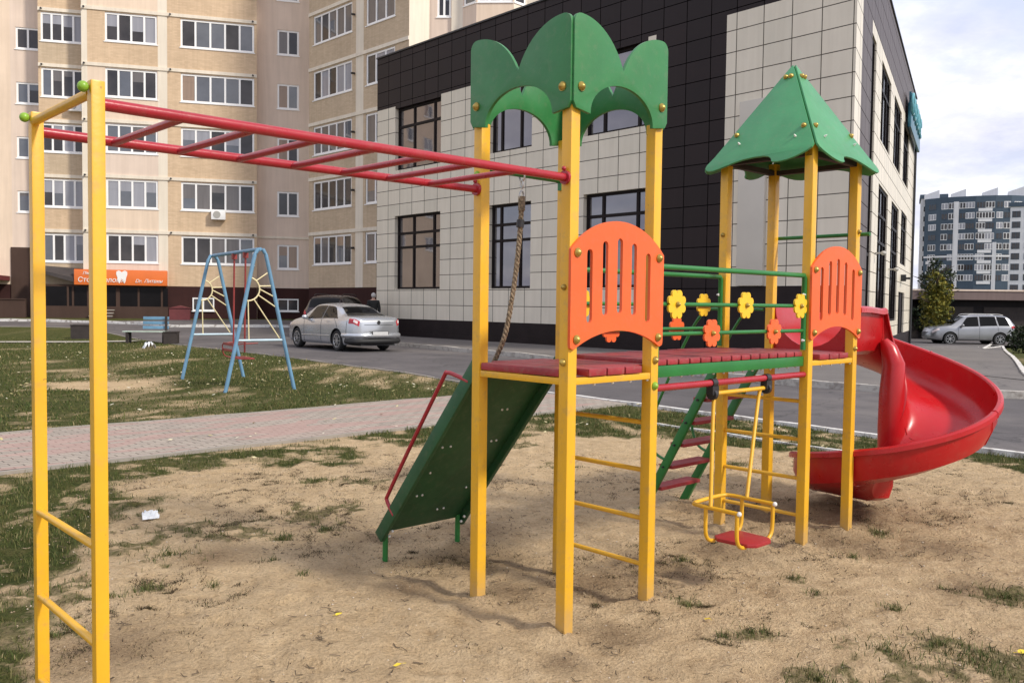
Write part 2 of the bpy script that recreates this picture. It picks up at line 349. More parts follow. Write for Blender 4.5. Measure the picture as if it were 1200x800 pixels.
# ------------------------------------------------------------------ mesh builder
class MB:
    def __init__(s): s.v = []; s.f = []; s.mi = []
    def add(s, vs, fs, mi=0):
        o = len(s.v); s.v += [tuple(x) for x in vs]; s.f += [tuple(i + o for i in f) for f in fs]; s.mi += [mi] * len(fs); return s
    def box(s, c, d, rot=None, mi=0):
        hx, hy, hz = d[0] / 2, d[1] / 2, d[2] / 2
        vs = [Vector((x, y, z)) for x in (-hx, hx) for y in (-hy, hy) for z in (-hz, hz)]
        if rot is not None: vs = [rot @ q for q in vs]
        c = Vector(c)
        return s.add([q + c for q in vs], [(0, 1, 3, 2), (4, 6, 7, 5), (0, 4, 5, 1), (2, 3, 7, 6), (0, 2, 6, 4), (1, 5, 7, 3)], mi)
    def span(s, a, b, mi=0):
        return s.box(((a[0] + b[0]) / 2, (a[1] + b[1]) / 2, (a[2] + b[2]) / 2), (abs(b[0] - a[0]), abs(b[1] - a[1]), abs(b[2] - a[2])), None, mi)
    def beam(s, a, b, w, h, up=(0, 0, 1), mi=0):
        a, b = Vector(a), Vector(b); d = (b - a); L = d.length; d.normalize()
        x = d.cross(Vector(up)); x.normalize(); z = x.cross(d)
        rot = Matrix((x, d, z)).transposed()
        return s.box((a + b) / 2, (w, L, h), rot, mi)
    def tube(s, pts, r, seg=10, mi=0, caps=True, closed=False):
        pts = [Vector(p) for p in pts]; n = len(pts)
        rr = r if isinstance(r, (list, tuple)) else [r] * n
        base = len(s.v); prev = None
        for i, p in enumerate(pts):
            if closed: t = pts[(i + 1) % n] - pts[i - 1]
            elif i == 0: t = pts[1] - p
            elif i == n - 1: t = p - pts[i - 1]
            else: t = (pts[i + 1] - p).normalized() + (p - pts[i - 1]).normalized()
            t.normalize()
            if prev is None:
                x = t.orthogonal().normalized()
            else:
                x = prev - t * prev.dot(t); x.normalize()
            prev = x; y = t.cross(x)
            sc_ = 1.0
            if 0 < i < n - 1 and not closed:
                c = (pts[i + 1] - p).normalized().dot((p - pts[i - 1]).normalized()); sc_ = 1 / max(0.6, math.sqrt((1 + c) / 2))
            for k in range(seg):
                a = 2 * math.pi * k / seg
                s.v.append(tuple(p + (x * math.cos(a) + y * math.sin(a)) * rr[i]))
        m = n if closed else n - 1
        for i in range(m):
            for k in range(seg):
                a, b = base + i * seg + k, base + i * seg + (k + 1) % seg
                j = ((i + 1) % n) * seg
                s.f.append((a, b, base + j + (k + 1) % seg, base + j + k)); s.mi.append(mi)
        if caps and not closed:
            s.f.append(tuple(base + k for k in reversed(range(seg)))); s.mi.append(mi)
            s.f.append(tuple(base + (n - 1) * seg + k for k in range(seg))); s.mi.append(mi)
        return s
    def ball(s, c, r, u=12, w=8, mi=0, sq=(1, 1, 1)):
        base = len(s.v); c = Vector(c)
        s.v.append(tuple(c + Vector((0, 0, r * sq[2]))))
        for j in range(1, w):
            th = math.pi * j / w
            for i in range(u):
                a = 2 * math.pi * i / u
                s.v.append((c.x + r * sq[0] * math.sin(th) * math.cos(a), c.y + r * sq[1] * math.sin(th) * math.sin(a), c.z + r * sq[2] * math.cos(th)))
        s.v.append(tuple(c - Vector((0, 0, r * sq[2])))); last = len(s.v) - 1
        for i in range(u):
            s.f.append((base, base + 1 + i, base + 1 + (i + 1) % u)); s.mi.append(mi)
            s.f.append((last, base + 1 + (w - 2) * u + (i + 1) % u, base + 1 + (w - 2) * u + i)); s.mi.append(mi)
        for j in range(w - 2):
            for i in range(u):
                a = base + 1 + j * u
                s.f.append((a + i, a + u + i, a + u + (i + 1) % u, a + (i + 1) % u)); s.mi.append(mi)
        return s
    def panel(s, outline, holes, thick, org, ex, ey, ez, mi=0):
        """flat board: outline and holes in (x, y) of the frame org/ex/ey, extruded by thick along ez"""
        org, ex, ey, ez = Vector(org), Vector(ex), Vector(ey), Vector(ez)
        loops = [outline] + list(holes)
        flat = [p for l in loops for p in l]
        tris = tessellate_polygon([[Vector((p[0], p[1], 0)) for p in l] for l in loops])
        n = len(flat)
        vs = [org + ex * p[0] + ey * p[1] for p in flat] + [org + ex * p[0] + ey * p[1] + ez * thick for p in flat]
        fs = []
        for a, b, c in tris: fs += [(a, b, c), (a + n, c + n, b + n)]
        o = 0
        for l in loops:
            m = len(l)
            for i in range(m):
                j = (i + 1) % m; fs.append((o + i, o + j, o + j + n, o + i + n))
            o += m
        return s.add(vs, fs, mi)
    def build(s, name, mats, parent=None, loc=None, rotz=None, bevel=0.0, smooth=True, angle=40, segs=2):
        me = bpy.data.meshes.new(name); me.from_pydata(s.v, [], s.f)
        if not isinstance(mats, (list, tuple)): mats = [mats]
        for m in mats: me.materials.append(m)
        me.polygons.foreach_set('material_index', s.mi)
        bm = bmesh.new(); bm.from_mesh(me)
        bmesh.ops.recalc_face_normals(bm, faces=bm.faces)
        if bevel:
            es = [e for e in bm.edges if len(e.link_faces) == 2 and e.calc_face_angle(0) > R(30)]
            bmesh.ops.bevel(bm, geom=es, offset=bevel, segments=segs, affect='EDGES', profile=0.6, clamp_overlap=True)
        if smooth:
            for f in bm.faces: f.smooth = True
            for e in bm.edges:
                if len(e.link_faces) == 2: e.smooth = e.calc_face_angle(0) < R(angle)
        bm.to_mesh(me); bm.free(); me.update()
        o = bpy.data.objects.new(name, me); COL.objects.link(o)
        if parent is not None: o.parent = parent
        if loc is not None: o.location = loc
        if rotz is not None: o.rotation_euler = (0, 0, rotz)
        return o

def tag(o, label=None, cat=None, group=None, kind=None):
    if label: o['label'] = label
    if cat: o['category'] = cat
    if group: o['group'] = group
    if kind: o['kind'] = kind
    return o

def thing(name, label, cat, loc=(0, 0, 0), rotz=0.0, group=None):
    o = bpy.data.objects.new(name, None); COL.objects.link(o); o.empty_display_size = 0.2
    o.location = loc; o.rotation_euler = (0, 0, rotz); return tag(o, label, cat, group)

def kids(o): return [c for c in bpy.data.objects if c.parent == o]
def copy_tree(o, parent=None):
    ch = kids(o); c = o.copy(); COL.objects.link(c)
    if parent is not None: c.parent = parent
    for k in ch: copy_tree(k, c)
    return c

def arc(cx, cy, r, a0, a1, n, ry=None):
    ry = r if ry is None else ry
    return [(cx + r * math.cos(R(a0 + (a1 - a0) * i / n)), cy + ry * math.sin(R(a0 + (a1 - a0) * i / n))) for i in range(n + 1)]

def smooth_path(pts, n=6):
    pts = [Vector(p) for p in pts]; out = []
    for i in range(len(pts) - 1):
        p0 = pts[max(i - 1, 0)]; p1, p2 = pts[i], pts[i + 1]; p3 = pts[min(i + 2, len(pts) - 1)]
        for k in range(n):
            t = k / n
            out.append(0.5 * ((2 * p1) + (p2 - p0) * t + (2 * p0 - 5 * p1 + 4 * p2 - p3) * t * t + (3 * p1 - p0 - 3 * p2 + p3) * t ** 3))
    out.append(pts[-1]); return out

# ------------------------------------------------------------------ numpy value noise
_perm = rng.random((256, 256))
def vnoise(x, y):
    xi, yi = np.floor(x).astype(int), np.floor(y).astype(int); fx, fy = x - xi, y - yi
    fx, fy = fx * fx * (3 - 2 * fx), fy * fy * (3 - 2 * fy)
    g = lambda a, b: _perm[a & 255, b & 255]
    return (g(xi, yi) * (1 - fx) + g(xi + 1, yi) * fx) * (1 - fy) + (g(xi, yi + 1) * (1 - fx) + g(xi + 1, yi + 1) * fx) * fy
def fbm(x, y, o=4):
    a, s_, t = 1.0, 0.0, 0.0
    for k in range(o):
        s_ = s_ + a * vnoise(x * 2 ** k + 17 * k, y * 2 ** k + 31 * k); t += a; a *= 0.55
    return s_ / t

def inside(x, y, poly):
    r = np.zeros(x.shape, bool); n = len(poly)
    for i in range(n):
        x1, y1 = poly[i][:2]; x2, y2 = poly[(i + 1) % n][:2]
        c = ((y1 > y) != (y2 > y)) & (x < (x2 - x1) * (y - y1) / (y2 - y1 + 1e-12) + x1); r ^= c
    return r
def edge_dist(x, y, poly, closed=True):
    d = np.full(x.shape, 1e9); n = len(poly)
    for i in range(n if closed else n - 1):
        x1, y1 = poly[i][:2]; x2, y2 = poly[(i + 1) % n][:2]
        L2 = (x2 - x1) ** 2 + (y2 - y1) ** 2 + 1e-12
        t = np.clip(((x - x1) * (x2 - x1) + (y - y1) * (y2 - y1)) / L2, 0, 1)
        d = np.minimum(d, np.hypot(x - x1 - t * (x2 - x1), y - y1 - t * (y2 - y1)))
    return d
def signed(x, y, poly): return np.where(inside(x, y, poly), 1, -1) * edge_dist(x, y, poly)

def WXY(s_, t): return (FX + CU * s_ - SU * t, FY + SU * s_ + CU * t)

# ------------------------------------------------------------------ ground layout
sand_poly = [gnd(*p) for p in [(150, 566), (300, 552), (420, 543), (470, 525), (560, 517), (700, 512), (850, 524), (950, 528), (1100, 540), (1200, 556)]]
sand_poly = [(p.x, p.y) for p in sand_poly] + [(7.5, 6.0), (5.0, -3.0), (-3.0, -3.0), (-1.9, 2.5), (-2.3, 4.6), (-2.9, 6.6)]
bare_polys = [[(gnd(*p).x, gnd(*p).y) for p in q] for q in (
    [(0, 424), (110, 420), (165, 432), (215, 448), (330, 448), (345, 455), (250, 468), (130, 476), (60, 470), (0, 452)],
    [(560, 432), (600, 440), (590, 450), (540, 440)],
    [(1130, 540), (1200, 546), (1200, 556), (1120, 552)])]
green_spots = []          # (x, y, radius) of turf patches in the sand
for px, py, r in [(20, 640, .55), (40, 690, .40), (10, 740, .35), (90, 612, .5), (130, 640, .3), (215, 622, .33), (280, 620, .3), (200, 650, .22),
                  (320, 655, .07), (355, 676, .06), (250, 686, .06), (170, 690, .12), (370, 600, .4), (1180, 697, .20), (1100, 755, .17), (1140, 770, .22), (1040, 760, .2),
                  (930, 678, .09), (1047, 716, .08), (960, 790, .16), (880, 740, .1), (850, 742, .06), (806, 708, .1), (1060, 790, .3), (1000, 650, .08), (1030, 622, .12), (1105, 684, .05), (1185, 780, .3), (955, 700, .07), (895, 740, .05),
                  (380, 620, .1), (330, 630, .12), (500, 605, .12), (420, 565, .25), (800, 655, .1), (120, 700, .15), (60, 745, .18), (370, 562, .2), (610, 520, .3), (1000, 575, .2), (660, 545, .25), (860, 545, .2), (950, 545, .25), (1150, 770, .2)]:
    g_ = gnd(px, py); green_spots.append((g_.x, g_.y, r))
dark_sand_spots = []  # darker brown patches in the sand
for px, py, r in [(560, 655, .42), (600, 690, .25), (480, 690, .25), (700, 680, .4), (760, 660, .35), (880, 600, .5), (1000, 600, .5), (940, 590, .4), (980, 630, .35), (840, 640, .3), (720, 740, .2), (660, 770, .15), (1140, 690, .3), (1100, 640, .3), (250, 650, .3), (120, 760, .4), (560, 620, .3), (450, 625, .25), (1020, 640, .25)]:
    g_ = gnd(px, py); dark_sand_spots.append((g_.x, g_.y, r))

road_near = [(gnd(*p).x, gnd(*p).y) for p in [(-60, 382.5), (40, 383), (104, 384.5), (130, 391), (215, 405), (300, 414.5), (350, 420.5), (425, 431)]]
road_near += [(-2.33, 19.05), (-0.89, 16.70), (0.31, 15.20), (1.92, 13.30), (3.39, 11.50), (4.45, 10.15), (5.33, 9.02), (8.0, 5.6), (12, 0.5), (18, -7)]
road_far = [(gnd(*p).x, gnd(*p).y) for p in [(-60, 376.5), (40, 377), (104, 378.5), (165, 380.5), (200, 383.5), (340, 384)]]
road_far += [(-9.0, 40.2), (-5.6, 33.0), (-4.26, 31.08), (-1.31, 26.95), (0.01, 25.2), (2.6, 21.2), (5.25, 17.1), (6.76, 15.7), (8.2, 15.05), (10.5, 14.55), (14.5, 13.0), (26, 8)]
path_u, path_l = 8.17, 5.80
footpath = [(gnd(*p).x, gnd(*p).y) for p in [(-120, 402.5), (0, 402), (75, 402), (150, 401)]]

def turf_value(x, y):
    """0 bare sand .. 1 closed turf"""
    t = np.ones(x.shape)
    d = signed(x, y, sand_poly)
    w = 0.35 + 0.02 * y
    d = d + (fbm(x * 1.3, y * 1.3, 4) - 0.5) * 1.3
    t = t * (1 - ss((d + w * 0.6) / (w * 1.2)))
    for q in bare_polys:
        d = signed(x, y, q) + (fbm(x * 0.9 + 5, y * 0.9, 4) - 0.5) * 4.2 - 0.75
        t = np.minimum(t, 1 - ss((d + 0.55) / 1.9) * 0.85)
    # thin worn places everywhere
    wn = fbm(x * 0.45 + 40, y * 0.45 + 9, 4)
    t = t * (1 - 0.36 * ss((wn - 0.5) / 0.16) * (y > 9))
    t = t * (1 - 0.35 * ss((fbm(x * 2.2, y * 2.2 + 33, 3) - 0.48) / 0.2))
    t = t * (1 - 0.5 * ss((fbm(x * 4.5 + 7, y * 4.5, 4) - 0.46) / 0.2) * (y < 12))
    for gx, gy, r in green_spots:
        dd = np.hypot(x - gx, y - gy)
        t = np.maximum(t, np.clip((0.95 - dd / r) + (fbm(x * 11, y * 11, 4) - 0.5) * 2.6, 0, 0.56))
    return t
def dark_sand_value(x, y):
    t = ss((fbm(x * 0.8 + 3, y * 0.8 + 70, 4) - 0.52) / 0.25) * 0.35
    for gx, gy, r in dark_sand_spots:
        dd = np.hypot(x - gx, (y - gy))
        t = np.maximum(t, np.clip(1 - dd / (r * 1.5), 0, 1) ** 0.7 * 0.66)
    return t
POSTS = [(0, 0), (0.62, 0), (0, 0.62), (0.62, 0.62), (2.2376, 0), (2.8576, 0), (2.2376, 0.62), (2.8576, 0.62), (0.03, 1.5), (0.59, 1.5)]
def relief(x, y):
    """footprints, ruts and small heaps in the loose sand"""
    near = 1 - ss((y - 8.5) / 3)
    t = -SU * (x - FX) + CU * (y - FY); s_ = CU * (x - FX) + SU * (y - FY)
    near = near * ss((path_l - 0.15 - t) / 0.6) * ss((6.9 - s_) / 0.6)
    h = (fbm(x * 1.1, y * 1.1, 3) - 0.5) * 0.06 + (fbm(x * 5.5 + 9, y * 5.5, 3) - 0.5) * 0.028
    pits = fbm(x * 3.3 + 60, y * 3.3 + 4, 2); h = h - 0.015 * ss((pits - 0.55) / 0.12)
    h = h + (fbm(x * 13, y * 13 + 8, 3) - 0.5) * 0.030 - 0.010 * ss((fbm(x * 8 + 2, y * 8 + 77, 2) - 0.56) / 0.1)
    for ps, pt_ in POSTS:
        px_, py_ = WXY(ps, pt_); d = np.hypot(x - px_, y - py_); h = h + (0.030 * np.exp(-(d / 0.085) ** 2) - 0.012 * np.exp(-((d - 0.2) / 0.09) ** 2)) * (0.6 + 0.8 * fbm(x * 14, y * 14, 2))
    return h * near

def build_ground():
    def axis(dense0, dense1, step, lo, hi):
        a = list(np.arange(dense0, dense1, step)); s_ = step
        while a[-1] < hi: s_ *= 1.13; a.append(a[-1] + min(s_, 60))
        b = []; s_ = step; c = dense0
        while c > lo: s_ *= 1.13; c -= min(s_, 60); b.append(c)
        return np.array(b[::-1] + a)
    xs = axis(-3.6, 5.2, 0.024, -600, 600); ys = axis(2.2, 9.5, 0.024, -60, 900)
    X, Y = np.meshgrid(xs, ys); X, Y = X.ravel(), Y.ravel()
    Z = ground_z(X, Y) + relief(X, Y)
    # keep clear of everything laid on top
    nx, ny = len(xs), len(ys)
    T = turf_value(X, Y); S = dark_sand_value(X, Y)
    me = bpy.data.meshes.new('ground')
    me.vertices.add(nx * ny); me.vertices.foreach_set('co', np.stack([X, Y, Z], 1).ravel())
    i, j = np.meshgrid(np.arange(nx - 1), np.arange(ny - 1)); a = (j * nx + i).ravel()
    q = np.stack([a, a + 1, a + nx + 1, a + nx], 1)
    me.loops.add(q.size); me.loops.foreach_set('vertex_index', q.ravel())
    me.polygons.add(len(q)); me.polygons.foreach_set('loop_start', np.arange(len(q)) * 4)
    me.polygons.foreach_set('use_smooth', np.ones(len(q), bool))
    for nm, val in (('turf', T), ('dark_sand', S)):
        at_ = me.attributes.new(nm, 'FLOAT', 'POINT'); at_.data.foreach_set('value', val.astype(np.float32))
    me.materials.append(M['ground']); me.update(); me.validate()
    o = bpy.data.objects.new('ground', me); COL.objects.link(o); o['kind'] = 'structure'
build_ground()

def resample(pl, step=0.8):
    out = [Vector((pl[0][0], pl[0][1]))]
    for i in range(len(pl) - 1):
        a, b = Vector(pl[i][:2]), Vector(pl[i + 1][:2]); n = max(1, int((b - a).length / step))
        for k in range(1, n + 1): out.append(a.lerp(b, k / n))
    return out
def ribbon_n(pl, n):
    P_ = [Vector(p[:2]) for p in pl]; L = [0]
    for i in range(len(P_) - 1): L.append(L[-1] + (P_[i + 1] - P_[i]).length)
    out = []
    for k in range(n + 1):
        d = L[-1] * k / n; i = 0
        while i < len(P_) - 2 and L[i + 1] < d: i += 1
        out.append(P_[i].lerp(P_[i + 1], (d - L[i]) / max(1e-9, L[i + 1] - L[i])))
    return out
def sheet(name, left, right, lift, mat, n=120, m=8, kind='structure'):
    A, B = ribbon_n(left, n), ribbon_n(right, n); mb = MB(); vs = []
    for a, b in zip(A, B):
        for k in range(m + 1):
            p = a.lerp(b, k / m); vs.append((p.x, p.y, float(ground_z(p.x, p.y)) + lift))
    fs = [(i * (m + 1) + k, i * (m + 1) + k + 1, (i + 1) * (m + 1) + k + 1, (i + 1) * (m + 1) + k) for i in range(n) for k in range(m)]
    mb.add(vs, fs); o = mb.build(name, mat, angle=180); o['kind'] = kind
    for p in o.data.polygons:
        pass
    return o
def kerb(name, line, w, h, mat, base=0.0, gap=None, jitter=0.0):
    pl = resample(line, 0.5); mb = MB(); n = len(pl); L_, R_ = [], []
    for i, p in enumerate(pl):
        t = (pl[min(i + 1, n - 1)] - pl[max(i - 1, 0)]).normalized(); nn = Vector((-t.y, t.x))
        L_.append(p + nn * w / 2); R_.append(p - nn * w / 2)
    vs = []
    for i in range(n):
        z = float(ground_z(pl[i].x, pl[i].y)) + base + random.uniform(-jitter, jitter)
        for q, zz in ((L_[i], z - 0.15), (L_[i], z + h), (R_[i], z + h), (R_[i], z - 0.15)): vs.append((q.x, q.y, zz))
    fs = []
    for i in range(n - 1):
        for k in range(3): fs.append((i * 4 + k, i * 4 + k + 1, i * 4 + 5 + k, i * 4 + 4 + k))
    fs += [(0, 1, 2, 3), ((n - 1) * 4 + 3, (n - 1) * 4 + 2, (n - 1) * 4 + 1, (n - 1) * 4)]
    mb.add(vs, fs); o = mb.build(name, mat, angle=30, bevel=0); o['kind'] = 'structure'; return o

# road: near edge against far edge
sheet('road', road_near, road_far, 0.02, M['asphalt'], 260, 14)
kerb('road_kerb', road_near[10:], 0.09, 0.055, M['kerb_white'], 0.0, jitter=0.008)
kerb('road_kerb', road_near[:11], 0.07, 0.022, M['kerb_dull'], jitter=0.006)
kerb('lawn_edging', [WXY(6.12, 4.4), WXY(6.05, 3.2), WXY(5.98, 2.0), WXY(5.95, 0.9)], 0.05, 0.03, M['kerb_white'], jitter=0.012)
kerb('pavement_kerb', road_far[8:], 0.16, 0.15, M['kerb_grey'], jitter=0.012)
kerb('pavement_kerb', road_far[:6], 0.25, 0.13, M['kerb_white'], jitter=0.02)
# paved footway in the park
def st_line(t, s0, s1): return [WXY(s0, t), WXY(s1, t)]
path = MB()
n, m = 60, 6
s_end = lambda t: 7.52 + 0.055 * (t - 5)
vs = []
for i in range(n + 1):
    for k in range(m + 1):
        t = path_l + (path_u - path_l) * k / m; s_ = -9 + (s_end(t) - 0.03 + 9) * i / n
        vs.append((s_, t, 0.03 + (fbm(np.array([s_ * 0.7]), np.array([t * 0.7]), 2)[0] - 0.5) * 0.02))
path.add(vs, [(i * (m + 1) + k, i * (m + 1) + k + 1, (i + 1) * (m + 1) + k + 1, (i + 1) * (m + 1) + k) for i in range(n) for k in range(m)])
po = path.build('path', M['paver'], angle=180, loc=(FX, FY, 0), rotz=YAW); po['kind'] = 'structure'
for t in (path_l - 0.03, path_u + 0.03):
    kerb('path_kerb', st_line(t, -9, s_end(t) - 0.02), 0.05, 0.036, M['kerb_dull'], jitter=0.006)
nrm = []
for i in range(len(footpath)): nrm.append((footpath[i][0] + 0.1, footpath[i][1] + 1.0))
sheet('footpath', footpath, nrm, 0.03, M['concrete'], 60, 3)

# raised pavement round the shop building, running into the side street on the right
BA = Vector((8.52, 22.10)); BB = Vector((-5.90, 37.81))
fd = (BA - BB).normalized(); SIDE_AZ = R(27.8); sdv = Vector((math.sin(SIDE_AZ), math.cos(SIDE_AZ)))
pin = [tuple(BB + Vector((-0.9, 0.3))), tuple(BB), tuple(BA), tuple(BA + sdv * 2), (11.4, 20.2), (15, 17.5), (26, 12)]
sheet('pavement', road_far[7:], [(-8.5, 41.5)] + pin, 0.145, M['pavement'], 120, 8)
street_r = [(gnd(*p).x, gnd(*p).y) for p in [(1205, 450), (1200, 445), (1187, 425), (1175, 409)]]
street_r = [(10.4, 16.5)] + street_r + [(23.0, 42.5), (27, 49)]
sheet('side_street', [tuple(BA + sdv * 0.5), tuple(BA + sdv * 6), tuple(BA + sdv * 12), tuple(BA + sdv * 20), tuple(BA + sdv * 30)], street_r, 0.155, M['pavement'], 60, 8)
kerb('street_kerb', street_r, 0.11, 0.05, M['kerb_white'], 0.14, jitter=0.01)
sheet('side_street', [tuple(BA + sdv * 30 + Vector((-3, -3))), (50, 52)], [tuple(BA + sdv * 30 + Vector((2, 12))), (55, 62)], 0.16, M['asphalt'], 30, 8)
# asphalt yard between the flats and the shop
sheet('yard', [(-20.5, 42.6), (-8.6, 38.0), (-3, 45.0)], [(-14.0, 48.0), (-9.6, 46.0), (-3, 55)], 0.012, M['asphalt'], 40, 8)

# ------------------------------------------------------------------ grass, twigs, pebbles, leaves
def scatter(n, x0, x1, y0, y1): return rng.uniform(x0, x1, n), rng.uniform(y0, y1, n)
def blocked(x, y):
    dx, dy = x - FX, y - FY; s_ = CU * dx + SU * dy; t = -SU * dx + CU * dy
    b = (t > path_l - 0.02) & (t < path_u + 0.02) & (s_ < 7.6)
    rd = road_near[::-1]
    far = [(60, 60), (-60, 90)]
    b |= inside(x, y, road_near + [(26, 8), (60, 60), (-80, 120)])
    b |= inside(x, y, footpath + nrm[::-1])
    return b
def in_view(x, y): return (np.abs(x) < 0.64 * y + 0.3)
def tris_object(name, V, F3, mat, kind='stuff'):
    me = bpy.data.meshes.new(name)
    me.vertices.add(len(V)); me.vertices.foreach_set('co', V.astype(np.float32).ravel())
    me.loops.add(F3.size); me.loops.foreach_set('vertex_index', F3.ravel())
    k = F3.shape[1]; me.polygons.add(len(F3)); me.polygons.foreach_set('loop_start', np.arange(len(F3)) * k)
    me.materials.append(mat); me.update(); me.validate()
    o = bpy.data.objects.new(name, me); COL.objects.link(o)
    if kind: o['kind'] = kind
    return o
def blades(x, y, h, w, lean=0.6):
    n = len(x); a = rng.uniform(0, 2 * np.pi, n); b = rng.uniform(0, 2 * np.pi, n)
    z = ground_z(x, y) + relief(x, y)
    wx, wy = np.cos(a) * w / 2, np.sin(a) * w / 2
    lx, ly = np.cos(b) * h * lean * rng.uniform(0.3, 1.3, n), np.sin(b) * h * lean * rng.uniform(0.3, 1.3, n)
    V = np.empty((n, 5, 3))
    V[:, 0] = np.stack([x - wx, y - wy, z - 0.01], 1); V[:, 1] = np.stack([x + wx, y + wy, z - 0.01], 1)
    V[:, 2] = np.stack([x + wx * .8 + lx * .35, y + wy * .8 + ly * .35, z + h * .6], 1); V[:, 3] = np.stack([x - wx * .8 + lx * .35, y - wy * .8 + ly * .35, z + h * .6], 1)
    V[:, 4] = np.stack([x + lx, y + ly, z + h], 1)
    return V
def make_grass():
    parts = []
    for (cnt, box, hh, ww) in ((190000, (-5.5, 6.5, 2.3, 13.5), (0.010, 0.036), (0.003, 0.006)), (110000, (-20, 8, 9.5, 33), (0.012, 0.040), (0.010, 0.022))):
        x, y = scatter(cnt * 4, *box)
        k = in_view(x, y) & ~blocked(x, y); x, y = x[k], y[k]
        t = turf_value(x, y); cl = fbm(x * 9 + 3, y * 9, 2)
        k = rng.random(len(x)) < np.clip((t - 0.25) * 1.4, 0, 1) * np.clip((cl - 0.30) * 3.0, 0.05, 1) * (0.85 if box[2] < 5 else 0.75)
        x, y, t = x[k][:cnt], y[k][:cnt], t[k][:cnt]
        h = rng.uniform(*hh, len(x)) * (0.55 + 0.6 * t) * np.exp(rng.normal(0, 0.35, len(x))); w = rng.uniform(*ww, len(x))
        parts.append(blades(x, y, h, w))
    # clear little tufts standing in the sand
    for gx, gy, r in green_spots:
        if r > 0.24: continue
        n = int(75 * (r / 0.1) ** 1.3)
        a, d = rng.uniform(0, 6.28, n), r * np.abs(rng.normal(0, 0.55, n))
        parts.append(blades(gx + np.cos(a) * d, gy + np.sin(a) * d, rng.uniform(0.012, 0.042, n), rng.uniform(0.0025, 0.005, n), 1.2))
    V = np.concatenate(parts); n = len(V); b = (np.arange(n) * 5)[:, None]
    F3 = np.concatenate([b + np.array([[0, 1, 2]]), b + np.array([[0, 2, 3]]), b + np.array([[3, 2, 4]])])
    tris_object('grass', V.reshape(-1, 3), F3, M['blade'])
make_grass()
def make_withered():
    # tufts and strings of withered turf trodden into the sand
    parts = []
    spots = [(random.gauss(0, 1), 0) for _ in range(0)]
    x, y = scatter(2600, -3.2, 4.8, 2.4, 8.8); k = in_view(x, y) & inside(x, y, sand_poly); x, y = x[k], y[k]
    cl = fbm(x * 1.1 + 11, y * 1.1 + 5, 3); left = ss((-0.6 - x) / 1.2) * 0.5 + ss((x - 1.2) / 2.0) * 0.3
    k = rng.random(len(x)) < np.clip((cl - 0.5) * 2.2 + left * 0.5 + dark_sand_value(x, y) * 0.5, 0.03, 0.75); x, y = x[k], y[k]
    for cx, cy in zip(x, y):
        n = int(rng.integers(8, 60) * (1 + 2.2 * (rng.random() < 0.22))); a0 = rng.uniform(0, 6.28); el = rng.uniform(1, 3.5); r = rng.uniform(0.012, 0.045)
        u, v = rng.normal(0, r * el, n), rng.normal(0, r * 0.7, n)
        parts.append(blades(cx + u * np.cos(a0) - v * np.sin(a0), cy + u * np.sin(a0) + v * np.cos(a0), rng.uniform(0.004, 0.014, n), rng.uniform(0.002, 0.005, n), 3.2))
    V = np.concatenate(parts); n = len(V); b = (np.arange(n) * 5)[:, None]
    F3 = np.concatenate([b + np.array([[0, 1, 2]]), b + np.array([[0, 2, 3]]), b + np.array([[3, 2, 4]])])
    tris_object('withered_turf', V.reshape(-1, 3), F3, M['withered'])
make_withered()
